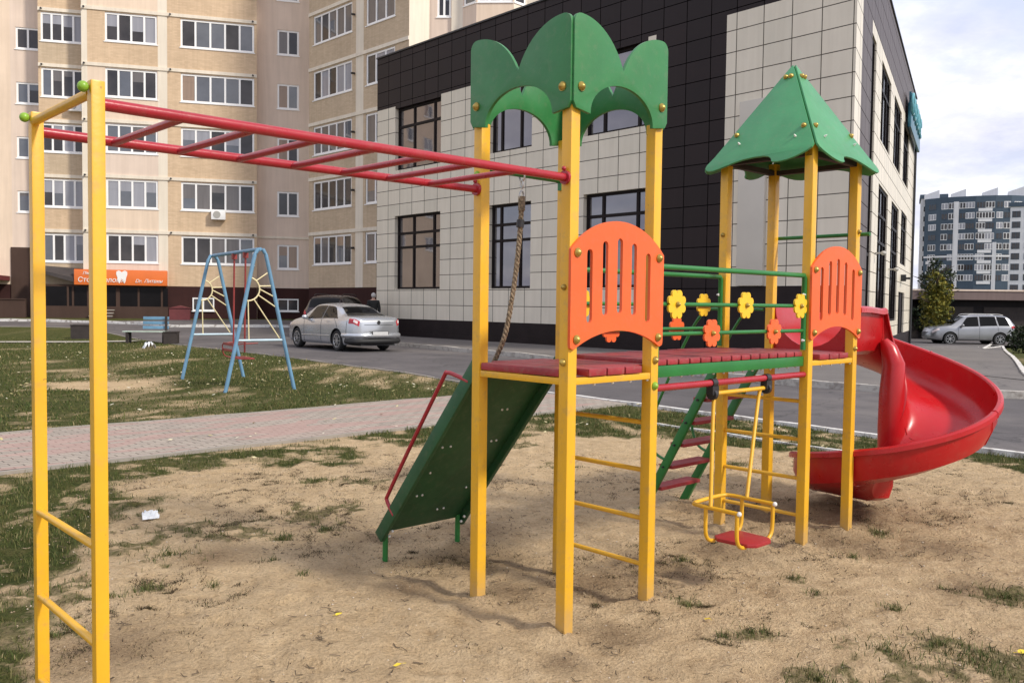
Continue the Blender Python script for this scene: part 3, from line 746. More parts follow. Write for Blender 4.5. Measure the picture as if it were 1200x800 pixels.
def make_twigs():
    x, y = scatter(24000, -3.5, 5, 2.3, 9); k = in_view(x, y); x, y = x[k], y[k]
    cl = fbm(x * 2.2 + 50, y * 2.2 + 20, 3); so = dark_sand_value(x, y)
    k = rng.random(len(x)) < np.clip((cl - 0.5) * 2.2 + so * 0.6, 0.06, 0.9); x, y = x[k], y[k]
    n = len(x); L = rng.uniform(0.008, 0.05, n) ; a = rng.uniform(0, 6.28, n); w = rng.uniform(0.0012, 0.0035, n)
    z = ground_z(x, y) + relief(x, y) + 0.003
    dx, dy = np.cos(a), np.sin(a); bend = rng.uniform(-0.5, 0.5, n) * L; lift = rng.uniform(0, 0.012, n)
    V = np.empty((n, 6, 3))
    for i, f in enumerate((-0.5, 0.0, 0.5)):
        off = bend if i == 1 else 0 * bend
        cx, cy, cz = x + dx * L * f - dy * off, y + dy * L * f + dx * off, z + (lift if i == 2 else 0) + 0.002
        V[:, 2 * i] = np.stack([cx - dy * w, cy + dx * w, cz], 1); V[:, 2 * i + 1] = np.stack([cx + dy * w, cy - dx * w, cz + 0.002], 1)
    b = (np.arange(n) * 6)[:, None]
    tris_object('dry_twigs', V.reshape(-1, 3), np.concatenate([b + np.array([[0, 1, 3, 2]]), b + np.array([[2, 3, 5, 4]])]), M['twig'])
    x, y = scatter(5000, -3.5, 5, 2.3, 9); k = in_view(x, y); x, y = x[k], y[k]; n = len(x)
    r = rng.uniform(0.002, 0.008, n); z = ground_z(x, y) + relief(x, y) + r * 0.3
    o = np.array([(1, 0, 0), (-1, 0, 0), (0, 1, 0), (0, -1, 0), (0, 0, .7), (0, 0, -.7)], float)
    V = np.stack([x, y, z], 1)[:, None, :] + o[None] * r[:, None, None] * rng.uniform(0.6, 1.3, (n, 6, 1))
    f = np.array([(0, 2, 4), (2, 1, 4), (1, 3, 4), (3, 0, 4), (2, 0, 5), (1, 2, 5), (3, 1, 5), (0, 3, 5)])
    tris_object('pebbles', V.reshape(-1, 3), ((np.arange(n) * 6)[:, None, None] + f[None]).reshape(-1, 3), M['pebble'])
    x, y = scatter(5200, -16, 6, 6.5, 30); k = in_view(x, y) & ~inside(x, y, sand_poly) & ~inside(x, y, road_near + [(26, 8), (60, 60), (-80, 120)]); x, y = x[k], y[k]
    k = rng.random(len(x)) < np.clip((fbm(x * .5, y * .5 + 3, 3) - 0.42) * 3, 0.05, 0.8); x, y = x[k][:900], y[k][:900]; n = len(x)
    r = rng.uniform(0.018, 0.040, n); a = rng.uniform(0, 6.28, n); z = ground_z(x, y) + 0.045; tl = rng.uniform(-0.4, 0.4, (n, 2))
    o = np.array([(1, 0), (0.2, 0.55), (-0.9, 0.1), (0.1, -0.5)])
    px_ = o[None, :, 0] * np.cos(a)[:, None] - o[None, :, 1] * np.sin(a)[:, None]; py_ = o[None, :, 0] * np.sin(a)[:, None] + o[None, :, 1] * np.cos(a)[:, None]
    V = np.stack([x[:, None] + px_ * r[:, None], y[:, None] + py_ * r[:, None], z[:, None] + (px_ * tl[:, :1] + py_ * tl[:, 1:]) * r[:, None]], 2)
    tris_object('fallen_leaves', V.reshape(-1, 3), (np.arange(n) * 4)[:, None] + np.array([[0, 1, 2, 3]]), M['leaf_litter'])
make_twigs()
# ------------------------------------------------------------------ the play structure, in its own frame (x along the row of towers, y towards the path)
A_, S2, MM, PH = 0.62, 2.2376, 2.0819, 0.03
play = thing('play_structure', 'playground climbing set with yellow posts, two green-topped towers, monkey bars and red spiral slide', 'climbing frame', (FX, FY, 0), YAW)
DECK, BEAM = 1.238, 1.198

def post(s_, t, top, bot=-0.25, PH=PH):
    return MB().span((s_ - PH, t - PH, bot), (s_ + PH, t + PH, top)).build('post', M['yellow'], play, bevel=0.006)
for s_, t in ((0, 0), (A_, 0), (0, A_), (A_, A_)): post(s_, t, 2.455)
for s_, t in ((S2, 0), (S2 + A_, 0), (S2, A_), (S2 + A_, A_)): post(s_, t, 2.585)
for t in (0, A_): post(-MM + 0.008, t, 2.188, PH=0.0205)

def bolt(parent, p, nrm, r=0.02, mat='brass', name='bolt'):
    nrm = Vector(nrm).normalized(); p = Vector(p)
    mb = MB()
    mb.tube([p, p + nrm * 0.006], r * 1.12, 12)
    mb.tube([p + nrm * 0.006, p + nrm * 0.012, p + nrm * 0.018, p + nrm * 0.0225], [r, r * 0.86, r * 0.55, r * 0.12], 12)
    return mb.build(name, M[mat], parent)

# --- monkey bars: two rails and seven rungs
BZ = 2.122
ladder = MB().tube([(-MM + 0.02, 0, BZ), (-0.032, 0, BZ)], 0.0185, 14).build('overhead_rail', M['red_pipe'], play)
MB().tube([(-MM + 0.02, A_, BZ), (-0.032, A_, BZ)], 0.0185, 14).build('overhead_rail', M['red_pipe'], play)
for k in range(7):
    s_ = -1.815 + 0.2445 * k
    MB().tube([(s_, 0.01, BZ - 0.006), (s_, A_ - 0.01, BZ - 0.006)], 0.0135, 12).build('overhead_rung', M['red_pipe'], play)
for t in (0, A_):
    f = MB().tube([(-0.044, t, BZ), (-0.030, t, BZ)], 0.032, 14)
    f.ball((-0.045, t, BZ + 0.04), 0.011, 8, 6); f.build('rail_flange', M['red_pipe'], play)
    b_ = MB().ball((-MM - 0.0285, t, 2.166), 0.0165, 14, 10); b_.tube([(-MM - 0.019, t, 2.166), (-MM - 0.027, t, 2.166)], 0.014, 10)
    b_.build('ball_cap', M['ball_green'], play)
bolt(play, (-0.03, A_, BZ + 0.075), (-1, 0, 0), 0.016, 'ball_green', 'bolt_cap')
MB().tube([(-MM, 0.02, 2.155), (-MM, A_ - 0.02, 2.155)], 0.0155, 12).build('end_rung', M['yellow'], play)
for z in (0.786, 0.483, 0.18):
    MB().tube([(-MM, 0.02, z), (-MM, A_ - 0.02, z)], 0.0125, 12).build('end_rung', M['yellow'], play)
# --- climbing rungs in the sides of the towers
for s_ in (A_, S2):
    for z in (0.194, 0.434, 0.687, 0.935):
        MB().tube([(s_, 0.025, z), (s_, A_ - 0.025, z)], 0.0125, 12).build('side_rung', M['yellow'], play)

# --- platforms (planks run away from the camera side)
def platform(s0):
    mb = MB(); n = 5; x0, x1 = s0 - 0.03, s0 + A_ + 0.03
    w = (x1 - x0) / n
    for i in range(n):
        a, b = x0 + i * w + 0.005, x0 + (i + 1) * w - 0.005
        y0, y1 = -0.036, A_ + 0.036
        if i in (0, n - 1): y0, y1 = 0.035, A_ - 0.035
        mb.span((a, y0, BEAM + 0.004), (b, y1, DECK))
    o = mb.build('platform', M['red_board'], play, bevel=0.006)
    fr = MB()
    for t in (-0.012, A_ + 0.012): fr.span((s0 + PH, t - 0.014, BEAM - 0.032), (s0 + A_ - PH, t + 0.014, BEAM))
    for s_ in (s0 - 0.012, s0 + A_ + 0.012): fr.span((s_ - 0.014, PH, BEAM - 0.032), (s_ + 0.014, A_ - PH, BEAM))
    fr.build('platform_frame', M['yellow'], o, bevel=0.003)
    nb = MB()
    for i in range(n):
        for t in (0.0, A_): nb.ball((x0 + (i + 0.5) * w, t - 0.012 if t == 0 else t + 0.012, BEAM - 0.036), 0.0075, 8, 6)
    nb.build('nut', M['white_cap'], o)
    return o
platform(0.0); platform(S2)

# --- bridge between the towers
mb = MB(); n = 15; x0, x1 = A_ + 0.045, S2 - 0.045; w = (x1 - x0) / n
for i in range(n):
    mb.span((x0 + i * w + 0.0055, 0.0, BEAM + 0.030), (x0 + (i + 1) * w - 0.0055, A_, DECK + 0.022 + random.uniform(-.002, .002)))
bridge = mb.build('bridge', M['red_board'], play, bevel=0.008)
for t in (0.02, A_ - 0.02):
    MB().span((A_ + PH, t - 0.02, BEAM - 0.032), (S2 - PH, t + 0.02, BEAM + 0.029)).build('side_beam', M['green_paint'], bridge, bevel=0.003)
nb = MB()
for i in range(n):
    for t in (0.02, A_ - 0.02): nb.ball((x0 + (i + 0.5) * w, t, BEAM - 0.036), 0.0075, 8, 6)
nb.build('nut', M['white_cap'], bridge)
for t in (0.0, A_): MB().tube([(A_ + 0.02, t, 1.112), (S2 - 0.02, t, 1.112)], 0.019, 14).build('lower_rail', M['red_pipe'], bridge)
cl = MB()
for s_ in (1.19, 1.76): cl.tube([(s_ - 0.004, 0, 1.112), (s_ + 0.004, 0, 1.112)], 0.0225, 14)
cl.build('pipe_collar', M['red_pipe'], bridge)
for z in (1.13,): bolt(play, (A_, -PH, z), (0, -1, 0), 0.019, 'ball_green', 'bolt_cap')
bolt(play, (A_, -PH, 1.262), (0, -1, 0), 0.018); bolt(play, (S2 + A_ - .01, -PH, 1.262), (0, -1, 0), 0.016)
bolt(play, (-PH, 0.0, 1.272), (-1, 0, 0), 0.016); bolt(play, (-PH, 0, 1.62), (-1, 0, 0), 0.013)

# --- bridge railings with flowers
def flower(parent, s_, t, z, mat, front=-1):
    out = []
    r0, r1, n = 0.057, 0.0225, 8
    pts = []
    for i in range(96):
        th = 2 * math.pi * i / 96; best = 0.032
        for k in range(n):
            d = th - 2 * math.pi * (k + 0.5) / n; q = r1 * r1 - (r0 * math.sin(d)) ** 2
            if q > 0 and math.cos(d) > 0: best = max(best, r0 * math.cos(d) + math.sqrt(q))
        pts.append((best * math.cos(th), best * math.sin(th)))
    mb = MB().panel(pts, [], 0.012, (s_, t, z), (1, 0, 0), (0, 0, 1), (0, front, 0))
    o = mb.build('flower', M[mat], parent)
    bolt(o, (s_, t + front * 0.012, z), (0, front, 0), 0.0135)
    return o
def railing(t, front, fl):
    a, b = A_ + PH + 0.016, S2 - PH - 0.016
    mb = MB().tube([(a, t, 1.27), (a, t, 1.725), (a + 0.015, t, 1.742), (b - 0.015, t, 1.742), (b, t, 1.725), (b, t, 1.27)], 0.0165, 12)
    o = mb.build('railing', M['green_paint'], play)
    for z in (1.548, 1.392): MB().tube([(a, t, z), (b, t, z)], 0.0115, 10).build('rail_bar', M['green_paint'], o)
    for s_, z, m_ in fl: flower(o, s_, t + front * 0.0125, z, m_, front)
    for z in (1.33, 1.62): bolt(o, (b - 0.0165, t, z), (0, front, 0), 0.008, 'white_cap', 'bolt_cap')
railing(0.0, -1, [(0.81, 1.548, 'flower_yellow'), (1.48, 1.548, 'flower_yellow'), (2.11, 1.548, 'flower_yellow'), (1.14, 1.392, 'orange'), (1.80, 1.392, 'orange')])
railing(A_, 1, [(0.81, 1.548, 'flower_yellow'), (1.42, 1.548, 'flower_yellow'), (2.02, 1.548, 'flower_yellow'), (1.06, 1.392, 'orange'), (1.72, 1.392, 'orange')])

# --- orange guard panels
def guard(s0, side=-1):
    y = -PH - 0.001
    W = A_ + 0.075; u0 = s0 - 0.0375
    out = []
    RT = W * W / (8 * 0.148) + 0.074; zt = lambda u: 1.795 + 0.148 - RT + math.sqrt(max(0, RT * RT - (u - W / 2) ** 2))
    out += [(0.004, 1.34), (0, 1.355), (0, 1.795)]
    out += [(W * i / 24, zt(W * i / 24)) for i in range(0, 25)]
    out += [(W, 1.795), (W, 1.355), (W - 0.004, 1.34)]
    cb_ = W - 0.05; RB = cb_ * cb_ / (8 * 0.085) + 0.0425; zb = lambda u: 1.332 + 0.085 - RB + math.sqrt(max(0, RB * RB - (u - W / 2) ** 2))
    out += [(W - 0.025 - (W - 0.05) * i / 20, zb(W - 0.025 - (W - 0.05) * i / 20)) for i in range(0, 21)]
    holes = []
    for k, (fu, z0, z1) in enumerate(((0.185, 1.455, 1.800), (0.345, 1.49, 1.843), (0.5, 1.500, 1.862), (0.655, 1.49, 1.843), (0.815, 1.455, 1.800))):
        cx, r = fu * W, 0.0195
        holes.append([(cx + r * math.cos(R(a)), z1 - r + r * math.sin(R(a))) for a in range(0, 181, 30)] + [(cx + r * math.cos(R(a)), z0 + r + r * math.sin(R(a))) for a in range(180, 361, 30)])
    o = MB().panel(out, holes, 0.016, (u0, y, 0), (1, 0, 0), (0, 0, 1), (0, -1, 0)).build('guard_panel', M['orange'], play, bevel=0.0022)
    for s_ in (s0 + 0.004, s0 + A_ - 0.004):
        for z in (1.780, 1.380): bolt(o, (s_, y - 0.016, z), (0, -1, 0), 0.0195)
    return o
guard(0.0); guard(S2)

# --- green crown boards
def crown(org, ex, ez):
    """outline: two rounded peaks at the ends, V notch in the middle, arch cut out of the lower edge; heights from the bolt line"""
    W = A_ + 0.075
    def lobe():
        pts = [(0.0, 0.27)]
        pts += [(0.045 + 0.045 * math.cos(R(a)), 0.285 + 0.045 * math.sin(R(a))) for a in range(180, 89, -18)]
        for i in range(0, 13):
            u = 0.05 + (W / 2 - 0.05) * i / 12; k = (u - 0.05) / (W / 2 - 0.05 + 0.035)
            pts.append((u, -0.045 + 0.375 * math.sqrt(max(0, 1 - k * k)) if True else 0))
        return pts
    L = lobe(); mid = L[-1]
    top = L + [(W - p[0], p[1]) for p in reversed(L[:-1])]
    tab = 0.115
    bot = [(W, -0.07), (W - 0.018, -0.098), (W - tab, -0.112)]
    bot += [(W / 2 + (W / 2 - tab) * math.cos(R(a)), -0.105 + 0.155 * math.sin(R(a))) for a in range(6, 175, 8)]
    bot += [(tab, -0.112), (0.018, -0.098), (0, -0.07)]
    o = MB().panel(top + bot, [], 0.018, org, ex, (0, 0, 1), ez).build('crown_panel', M['green_board'], play, bevel=0.003)
    for u in (0.048, W - 0.048):
        p = Vector(org) + Vector(ex) * u + Vector(ez) * 0.018
        bolt(o, p, ez, 0.0195)
CZ = 2.5335; e = 0.0375; g_ = PH + 0.001
crown((-e, -g_, CZ), (1, 0, 0), (0, -1, 0)); crown((-g_, -e, CZ), (0, 1, 0), (-1, 0, 0))
crown((-e, A_ + g_, CZ), (1, 0, 0), (0, 1, 0)); crown((A_ + g_, -e, CZ), (0, 1, 0), (1, 0, 0))

# --- pyramid roof of four boards
def roof_panel(k):
    c = Vector((S2 + A_ / 2, A_ / 2, 0)); hs, ze, za = 0.405, 2.487, 3.185
    rot = Matrix.Rotation(k * math.pi / 2, 3, 'Z')
    # board in a frame: x along the eave, y up the slope; panel 0 faces -y
    apex = Vector((0, 0, za)); eave = Vector((0, -hs, ze)); ey = (apex - eave); Ls = ey.length; ey.normalize()
    ex = Vector((1, 0, 0)); ez = ex.cross(ey)
    if ez.y > 0: ez = -ez
    half = hs - 0.004
    edge = lambda y: half * (1 - y / Ls)
    pts = [(0.0, Ls - 0.004)]
    tail = [(edge(y * Ls), y * Ls) for y in (0.85, 0.65, 0.45, 0.25, 0.1)] + [(half + 0.005, 0.012), (half + 0.006, -0.012), (half - 0.006, -0.032), (half - 0.03, -0.042), (half - 0.06, -0.042)]
    wave = [(0.30, -0.030), (0.24, -0.008), (0.18, 0.012), (0.12, 0.026), (0.05, 0.034), (-0.02, 0.034), (-0.06, 0.026), (-0.085, 0.004), (-0.092, -0.016), (-0.108, -0.024), (-0.15, -0.026), (-0.20, -0.018), (-0.25, -0.002), (-0.285, 0.016), (-0.32, 0.036), (-0.35, 0.062)]
    lobe_ = [(-edge(y * Ls), y * Ls) for y in (0.11, 0.3, 0.5, 0.7, 0.9)]
    pts += tail + wave + lobe_
    if k in (1, 3): pts = [(-p[0], p[1]) for p in reversed(pts)]
    rr = lambda p: rot @ p
    org = c + rr(Vector((0, -hs, ze)))
    o = MB().panel(pts, [], 0.014, org, rr(ex), rr(ey), rr(ez)).build('roof_panel', M['roof_green'], play, bevel=0.0025)
    for u, v in ((0.055, 0.865), (-0.055, 0.865), (0.245, 0.30), (-0.245, 0.30)):
        s_ = 1 if u > 0 else -1; x = s_ * (edge(v * Ls) - 0.035)
        bolt(o, org + rr(ex) * x + rr(ey) * v * Ls + rr(ez) * 0.014, rr(ez), 0.0165)
    for u in (-0.20, 0.21):
        bolt(o, org + rr(ex) * u + rr(ey) * 0.2 * Ls + rr(ez) * 0.014, rr(ez), 0.007, 'white_cap')
for k in range(4): roof_panel(k)
rb = MB()
for t in (0, A_): rb.span((S2 - 0.03, t - 0.02, 2.50), (S2 + A_ + 0.03, t + 0.02, 2.535))
for s_ in (S2, S2 + A_): rb.span((s_ - 0.02, 0.03, 2.502), (s_ + 0.02, A_ - 0.03, 2.533))
rb.build('roof_frame', M['dark_wood'], play)
# grab bar over the slide mouth and the crossbar the rope hangs from
gb = MB().tube([(S2 + A_ + 0.047, -0.09, 2.045), (S2 + A_ + 0.047, A_ + 0.02, 2.045)], 0.0135, 12).build('grab_bar', M['green_paint'], play)
for s_, t in ((S2 + A_, 0.0),): bolt(play, (s_, -PH, 2.06), (0, -1, 0), 0.014)
bolt(play, (S2 - PH, A_ - .0, 2.03), (-1, 0, 0), 0.014)
MB().tube([(0.03, A_, 2.232), (A_ - 0.03, A_, 2.232)], 0.0165, 12).build('rope_crossbar', M['green_paint'], play)
MB().span((A_ - 0.046, A_ - 0.012, 2.175), (A_ - 0.032, A_ + 0.012, 2.255)).build('bracket', M['green_paint'], play)

# --- climbing ramp down from the crown tower
r0, r1 = Vector((0, 0.66, 1.205)), Vector((0, 1.50, 0.165))
rd = (r1 - r0).normalized(); rn = Vector((0, -rd.z, rd.y)); rn = rn if rn.z > 0 else -rn
mb = MB()
L = (r1 - r0).length
rot = Matrix((Vector((1, 0, 0)), rd, rn)).transposed()
ramp_o = mb.box((r0 + r1) / 2 + Vector((A_ / 2, 0, 0)) + rn * 0.012, (A_ - 0.03, L, 0.016), rot).build('climbing_ramp', M['dark_green'], play, bevel=0.003)
sb = MB()
for s_ in (0.0, A_): sb.box((r0 + r1) / 2 + Vector((s_, 0, 0)) - rn * 0.004, (0.028, L + 0.05, 0.075), rot)
sb.build('ramp_beam', M['dark_green'], ramp_o, bevel=0.003)
nt_ = MB()
for f, us in ((0.26, (0.40, 0.44)), (0.46, (0.10, 0.16, 0.47, 0.51)), (0.62, (0.12, )), (0.77, (0.12, 0.16, 0.5)), (0.9, (0.36, 0.41))):
    for u in us: nt_.ball(r0 + (r1 - r0) * f + Vector((u, 0, 0)) + rn * 0.003, 0.0075, 8, 6)
for s_ in (0.035, A_ - 0.03):
    for f in (0.955, 0.99): nt_.ball(r0 + (r1 - r0) * f + Vector((s_, 0, 0)) - rn * 0.04, 0.009, 8, 6)
nt_.build('nut', M['white_cap'], ramp_o)
hd = MB()
for f in (0.15, 0.32, 0.5, 0.68, 0.85):
    for u in (0.14, 0.31, 0.48): hd.ball(r0 + (r1 - r0) * f + Vector((u, 0, 0)) + rn * 0.032, 0.03, 10, 8, sq=(1.2, 0.8, 0.6))
hd.build('climbing_hold', M['slide_red'], ramp_o)
for s_ in (0.03, A_ - 0.03):
    MB().tube([(s_, 1.495, 0.19), (s_, 1.50, -0.2)], 0.0165, 12).build('leg', M['green_paint'], ramp_o)
for s_ in (-0.005, A_ + 0.005):
    MB().tube(smooth_path([(s_, 0.70, 1.13), (s_, 0.80, 1.155), (s_, 0.885, 1.165), (s_, 0.925, 1.12), (s_, 1.20, 0.735), (s_, 1.41, 0.43), (s_, 1.432, 0.375), (s_, 1.36, 0.30)], 5), 0.0115, 10).build('handrail', M['red_pipe'], ramp_o)

# --- step ladder up to the roofed tower
lt, lb = Vector((0, 0.66, 1.19)), Vector((0, 1.35, -0.05))
ld = (lb - lt).normalized(); ln = Vector((0, -ld.z, ld.y)); ln = ln if ln.z > 0 else -ln
rot = Matrix((Vector((1, 0, 0)), ld, ln)).transposed()
xl, xr = S2 + 0.045, S2 + A_ - 0.045
lad = None
for s_ in (xl, xr):
    o = MB().box((lt + lb) / 2 + Vector((s_, 0, 0)), (0.032, (lb - lt).length, 0.06), rot).build('ladder_stringer', M['green_paint'], play, bevel=0.003)
    lad = lad or o
for z in (0.17, 0.345, 0.52, 0.695, 0.87):
    k = (lt.z - z) / (lt.z - lb.z); y = lt.y + (lb.y - lt.y) * k
    MB().span((xl + 0.016, y - 0.062, z - 0.014), (xr - 0.016, y + 0.062, z + 0.014)).build('step', M['red_board'], lad, bevel=0.004)
bb = MB()
for z in (0.17, 0.345, 0.52, 0.695, 0.87):
    k = (lt.z - z) / (lt.z - lb.z); y = lt.y + (lb.y - lt.y) * k
    bb.tube([(xl - 0.03, y, z), (xl + 0.016, y, z)], 0.008, 8)
bb.build('bolt', M['black_metal'], lad)
for s_ in (xl - 0.01, xr + 0.01):
    MB().tube(smooth_path([(s_, 0.66, 1.52), (s_, 0.80, 1.50), (s_, 0.95, 1.30), (s_, 1.20, 0.80), (s_, 1.27, 0.60), (s_, 1.22, 0.45), (s_, 1.12, 0.40)], 6), 0.0105, 10).build('handrail', M['green_paint'], lad)

# --- red spiral slide
def slide():
    C = Vector((3.60, 0.02)); RI, RO = 0.10, 0.685
    st = []                                   # stations: inner point, outer point, floor height, wall height
    y_in, y_out = C.y + RI, C.y + RO
    for k in range(10):
        f = k / 10; x = S2 + A_ + PH + 0.008 + (C.x - S2 - A_ - PH - 0.008) * f; e_ = float(ss(f))
        st.append((Vector((x, -0.005 + (y_in + 0.005) * e_)), Vector((x, A_ + 0.02 + (y_out - A_ - 0.02) * e_)), 1.215 - 0.02 * f * f, 0.325))
    tz = [0, 40, 90, 157, 200, 247, 300, 337, 365, 390]; rz = [1.53, 1.40, 1.18, 0.915, 0.75, 0.59, 0.465, 0.395, 0.335, 0.30]; hz = [0.325, 0.31, 0.29, 0.265, 0.25, 0.24, 0.255, 0.265, 0.27, 0.265]
    for th in range(0, 371, 5):
        a = R(th); d = Vector((math.sin(a), math.cos(a)))
        h = float(np.interp(th, tz, hz)); z = float(np.interp(th, tz, rz)) - h
        # soften the piecewise fall line
        z = float(np.mean([np.interp(th + q, tz, rz) - np.interp(th + q, tz, hz) for q in (-20, -10, 0, 10, 20)])) if th > 15 else z
        st.append((C + d * RI, C + d * RO, z, h))
    pi, po_, z, h = st[-1]; hd_ = Vector((math.cos(R(10)), -math.sin(R(10))))
    for k in (1, 2, 3): st.append((pi + hd_ * 0.06 * k, po_ + hd_ * 0.06 * k, z - 0.006 * k, h - 0.012 * k))
    vs, npf = [], None
    for pi, po_, z, h in st:
        W = (po_ - pi).length; lat = (po_ - pi) / W
        tk = 0.012
        prof = []
        prof += [(W, h), (W, 0.16)] + [(W - 0.13 + 0.13 * math.cos(R(a)), 0.13 + 0.13 * math.sin(R(a))) for a in (0, -22, -45, -68, -90)]
        prof += [(W * 0.5, -0.006)] + [(0.09 + 0.09 * math.cos(R(a)), 0.09 + 0.09 * math.sin(R(a))) for a in (270, 240, 210, 180)] + [(0, 0.16), (0, h)]
        # inner rolled rim
        prof += [(-0.008, h + 0.012), (-0.030, h + 0.014), (-0.045, h + 0.002), (-0.047, h - 0.030), (-0.036, h - 0.030), (-tk, h - 0.02)]
        prof += [(-tk, 0.12), (0.02, 0.02), (0.09, -tk), (W * 0.5, -0.006 - tk), (W - 0.13, -tk), (W - 0.03, 0.03), (W + tk, 0.13), (W + tk, h - 0.02), (W + 0.036, h - 0.032), (W + 0.047, h - 0.030), (W + 0.045, h + 0.002), (W + 0.030, h + 0.014), (W + 0.008, h + 0.012)]
        npf = len(prof)
        for w_, zz in prof:
            q = pi + lat * w_; vs.append((q.x, q.y, z + zz))
    fs = []
    for i in range(len(st) - 1):
        for k in range(npf):
            a, b = i * npf + k, i * npf + (k + 1) % npf; fs.append((a, b, b + npf, a + npf))
    fs += [tuple(range(npf)), tuple((len(st) - 1) * npf + k for k in reversed(range(npf)))]
    o = MB().add(vs, fs).build('spiral_slide', M['slide_red'], play, angle=35)
    MB().tube([(C.x, C.y, 0.45), (C.x - 0.01, C.y, 0.65), (C.x - 0.012, C.y, 0.9), (C.x + 0.005, C.y, 1.12), (C.x - 0.01, C.y + 0.035, 1.24), (C.x - 0.02, C.y + 0.07, 1.30)], [0.094, 0.094, 0.09, 0.08, 0.06, 0.03], 28).build('slide_column', M['slide_red'], o)
    # bolted joints between the moulded sections
    for i in (10, 28, 46, 64):
        k0 = [k for k in range(npf)]; ring = [Vector(vs[i * npf + k]) for k in range(npf)]
        ctr = sum(ring, Vector()) / npf; out_ = ring[17:]
        MB().tube(out_, 0.006, 6).build('section_joint', M['slide_red'], o)
    # entrance board with rounded cut between the posts
    W = A_ - 2 * PH
    hole_top = [(W * 0.5 + W * 0.5 * 0.98 * math.cos(R(a)), 0.30 - 0.28 * math.sin(R(a)) * (0.9 + 0.1 * math.sin(R(a)))) for a in range(0, 181, 12)]
    out = [(0, 0.31), (0, 0.0), (W, 0.0), (W, 0.31)] + hole_top
    MB().panel(out, [], 0.012, (S2 + A_ + 0.006, PH, DECK), (0, 1, 0), (0, 0, 1), (1, 0, 0)).build('slide_entry', M['slide_red'], o)
slide()

# ------------------------------------------------------------------ the swing hanging under the bridge
sw = thing('hanging_swing', 'yellow tube swing with red seat hanging under the bridge of the climbing set', 'swing', WXY(1.475, 0) + (0.0,), YAW)
def S_(x, y, z): return (x - 1.475, y, z)
hz = 1.052
for s_ in (1.19, 1.76):
    b_ = MB().span(S_(s_ - 0.03, -0.022, 1.046), S_(s_ + 0.03, 0.022, 1.096))
    b_.tube([S_(s_ - 0.012, 0, 1.048), S_(s_ + 0.012, 0, 1.048)], 0.032, 14); b_.tube([S_(s_ - 0.022, 0, 1.112), S_(s_ + 0.022, 0, 1.112)], 0.025, 14)
    b_.build('bearing', M['black_metal'], sw)
fr = MB()
fr.tube(smooth_path([S_(1.20, 0, hz), S_(1.47, 0, hz), S_(1.73, 0, hz)], 3), 0.0125, 10)
fr.build('hanger_bar', M['yellow'], sw)
for s_, sx in ((1.215, 1.03), (1.695, 1.39)):
    MB().tube(smooth_path([S_(s_, 0.0, hz), S_(s_ * 0.88 + sx * 0.12, -0.005, 0.96), S_(sx, -0.11, 0.452)], 5), 0.011, 10).build('hanger_leg', M['yellow'], sw)
# arm rest hoop, open towards the front right
hoop = smooth_path([S_(1.03, -0.285, 0.448), S_(1.03, -0.15, 0.45), S_(1.03, -0.03, 0.452), S_(1.06, 0.015, 0.452), S_(1.21, 0.03, 0.452), S_(1.35, 0.025, 0.452), S_(1.385, -0.02, 0.452), S_(1.39, -0.12, 0.45), S_(1.39, -0.285, 0.448)], 5)
MB().tube(hoop, 0.0115, 10).build('armrest', M['yellow'], sw)
for s_ in (1.03, 1.39): MB().ball(S_(s_, -0.287, 0.448), 0.0135, 10, 8).build('end_cap', M['white_cap'], sw)
for s_, d in ((1.03, 1), (1.39, -1)):
    for t in (-0.275, -0.08):
        MB().tube(smooth_path([S_(s_, t, 0.45), S_(s_, t, 0.34), S_(s_ + d * 0.01, t, 0.29), S_(s_ + d * 0.04, t, 0.262), S_(s_ + d * 0.085, t, 0.252)], 5), 0.011, 10).build('seat_hanger', M['yellow'], sw)
pts = [(-0.11, -0.10), (-0.12, 0.08), (-0.08, 0.125), (0.08, 0.125), (0.12, 0.08), (0.11, -0.10), (0.07, -0.135), (-0.07, -0.135)]
MB().panel(pts, [], 0.02, S_(1.205, -0.20, 0.258), (1, 0, 0), (0, 1, 0), (0, 0, 1)).build('seat', M['seat_red'], sw, bevel=0.004)

# ------------------------------------------------------------------ climbing rope
rp = thing('climbing_rope', 'thick twisted rope hanging from the green crossbar of the crown tower', 'rope', WXY(0.285, A_) + (0.0,), YAW)
top = Vector((0, 0, 2.135))
lk = MB(); lk.tube([(0.016 * math.cos(a), 0, 2.14 - 0.024 + 0.028 * math.sin(a)) for a in np.linspace(0, 2 * math.pi, 14)[:-1]], 0.006, 6, closed=True)
lk.tube([(0, 0.010 * math.cos(a), 2.18 + 0.022 * math.sin(a)) for a in np.linspace(0, 2 * math.pi, 12)[:-1]], 0.005, 6, closed=True)
lk.tube([(0.0, 0.019 * math.cos(a), 2.222 + 0.026 * math.sin(a)) for a in np.linspace(0, 2 * math.pi, 14)[:-1]], 0.006, 6, closed=True)
lk.build('shackle', M['steel'], rp)
line = smooth_path([(0.0, 0, 2.105), (-0.004, 0.004, 1.95), (-0.02, 0.02, 1.70), (-0.05, 0.05, 1.42), (-0.075, 0.085, 1.285), (-0.08, 0.20, 1.11), (-0.06, 0.42, 0.84), (-0.04, 0.62, 0.60)], 14)
ro = MB()
for k in range(3):
    pts = []; L = 0
    for i, p in enumerate(line):
        if i: L += (p - line[i - 1]).length
        a = L / 0.075 * 2 * math.pi + k * 2.094
        pts.append(p + Vector((math.cos(a), math.sin(a), 0)) * 0.0072)
    # denser sampling for the lay of the rope
    ro.tube(smooth_path(pts, 3), 0.0082, 6)
ro.build('rope_strand', M['rope'], rp)
MB().tube([(0, 0, 2.115), (0, 0, 2.04)], 0.0195, 10).build('whipping', M['rope'], rp)
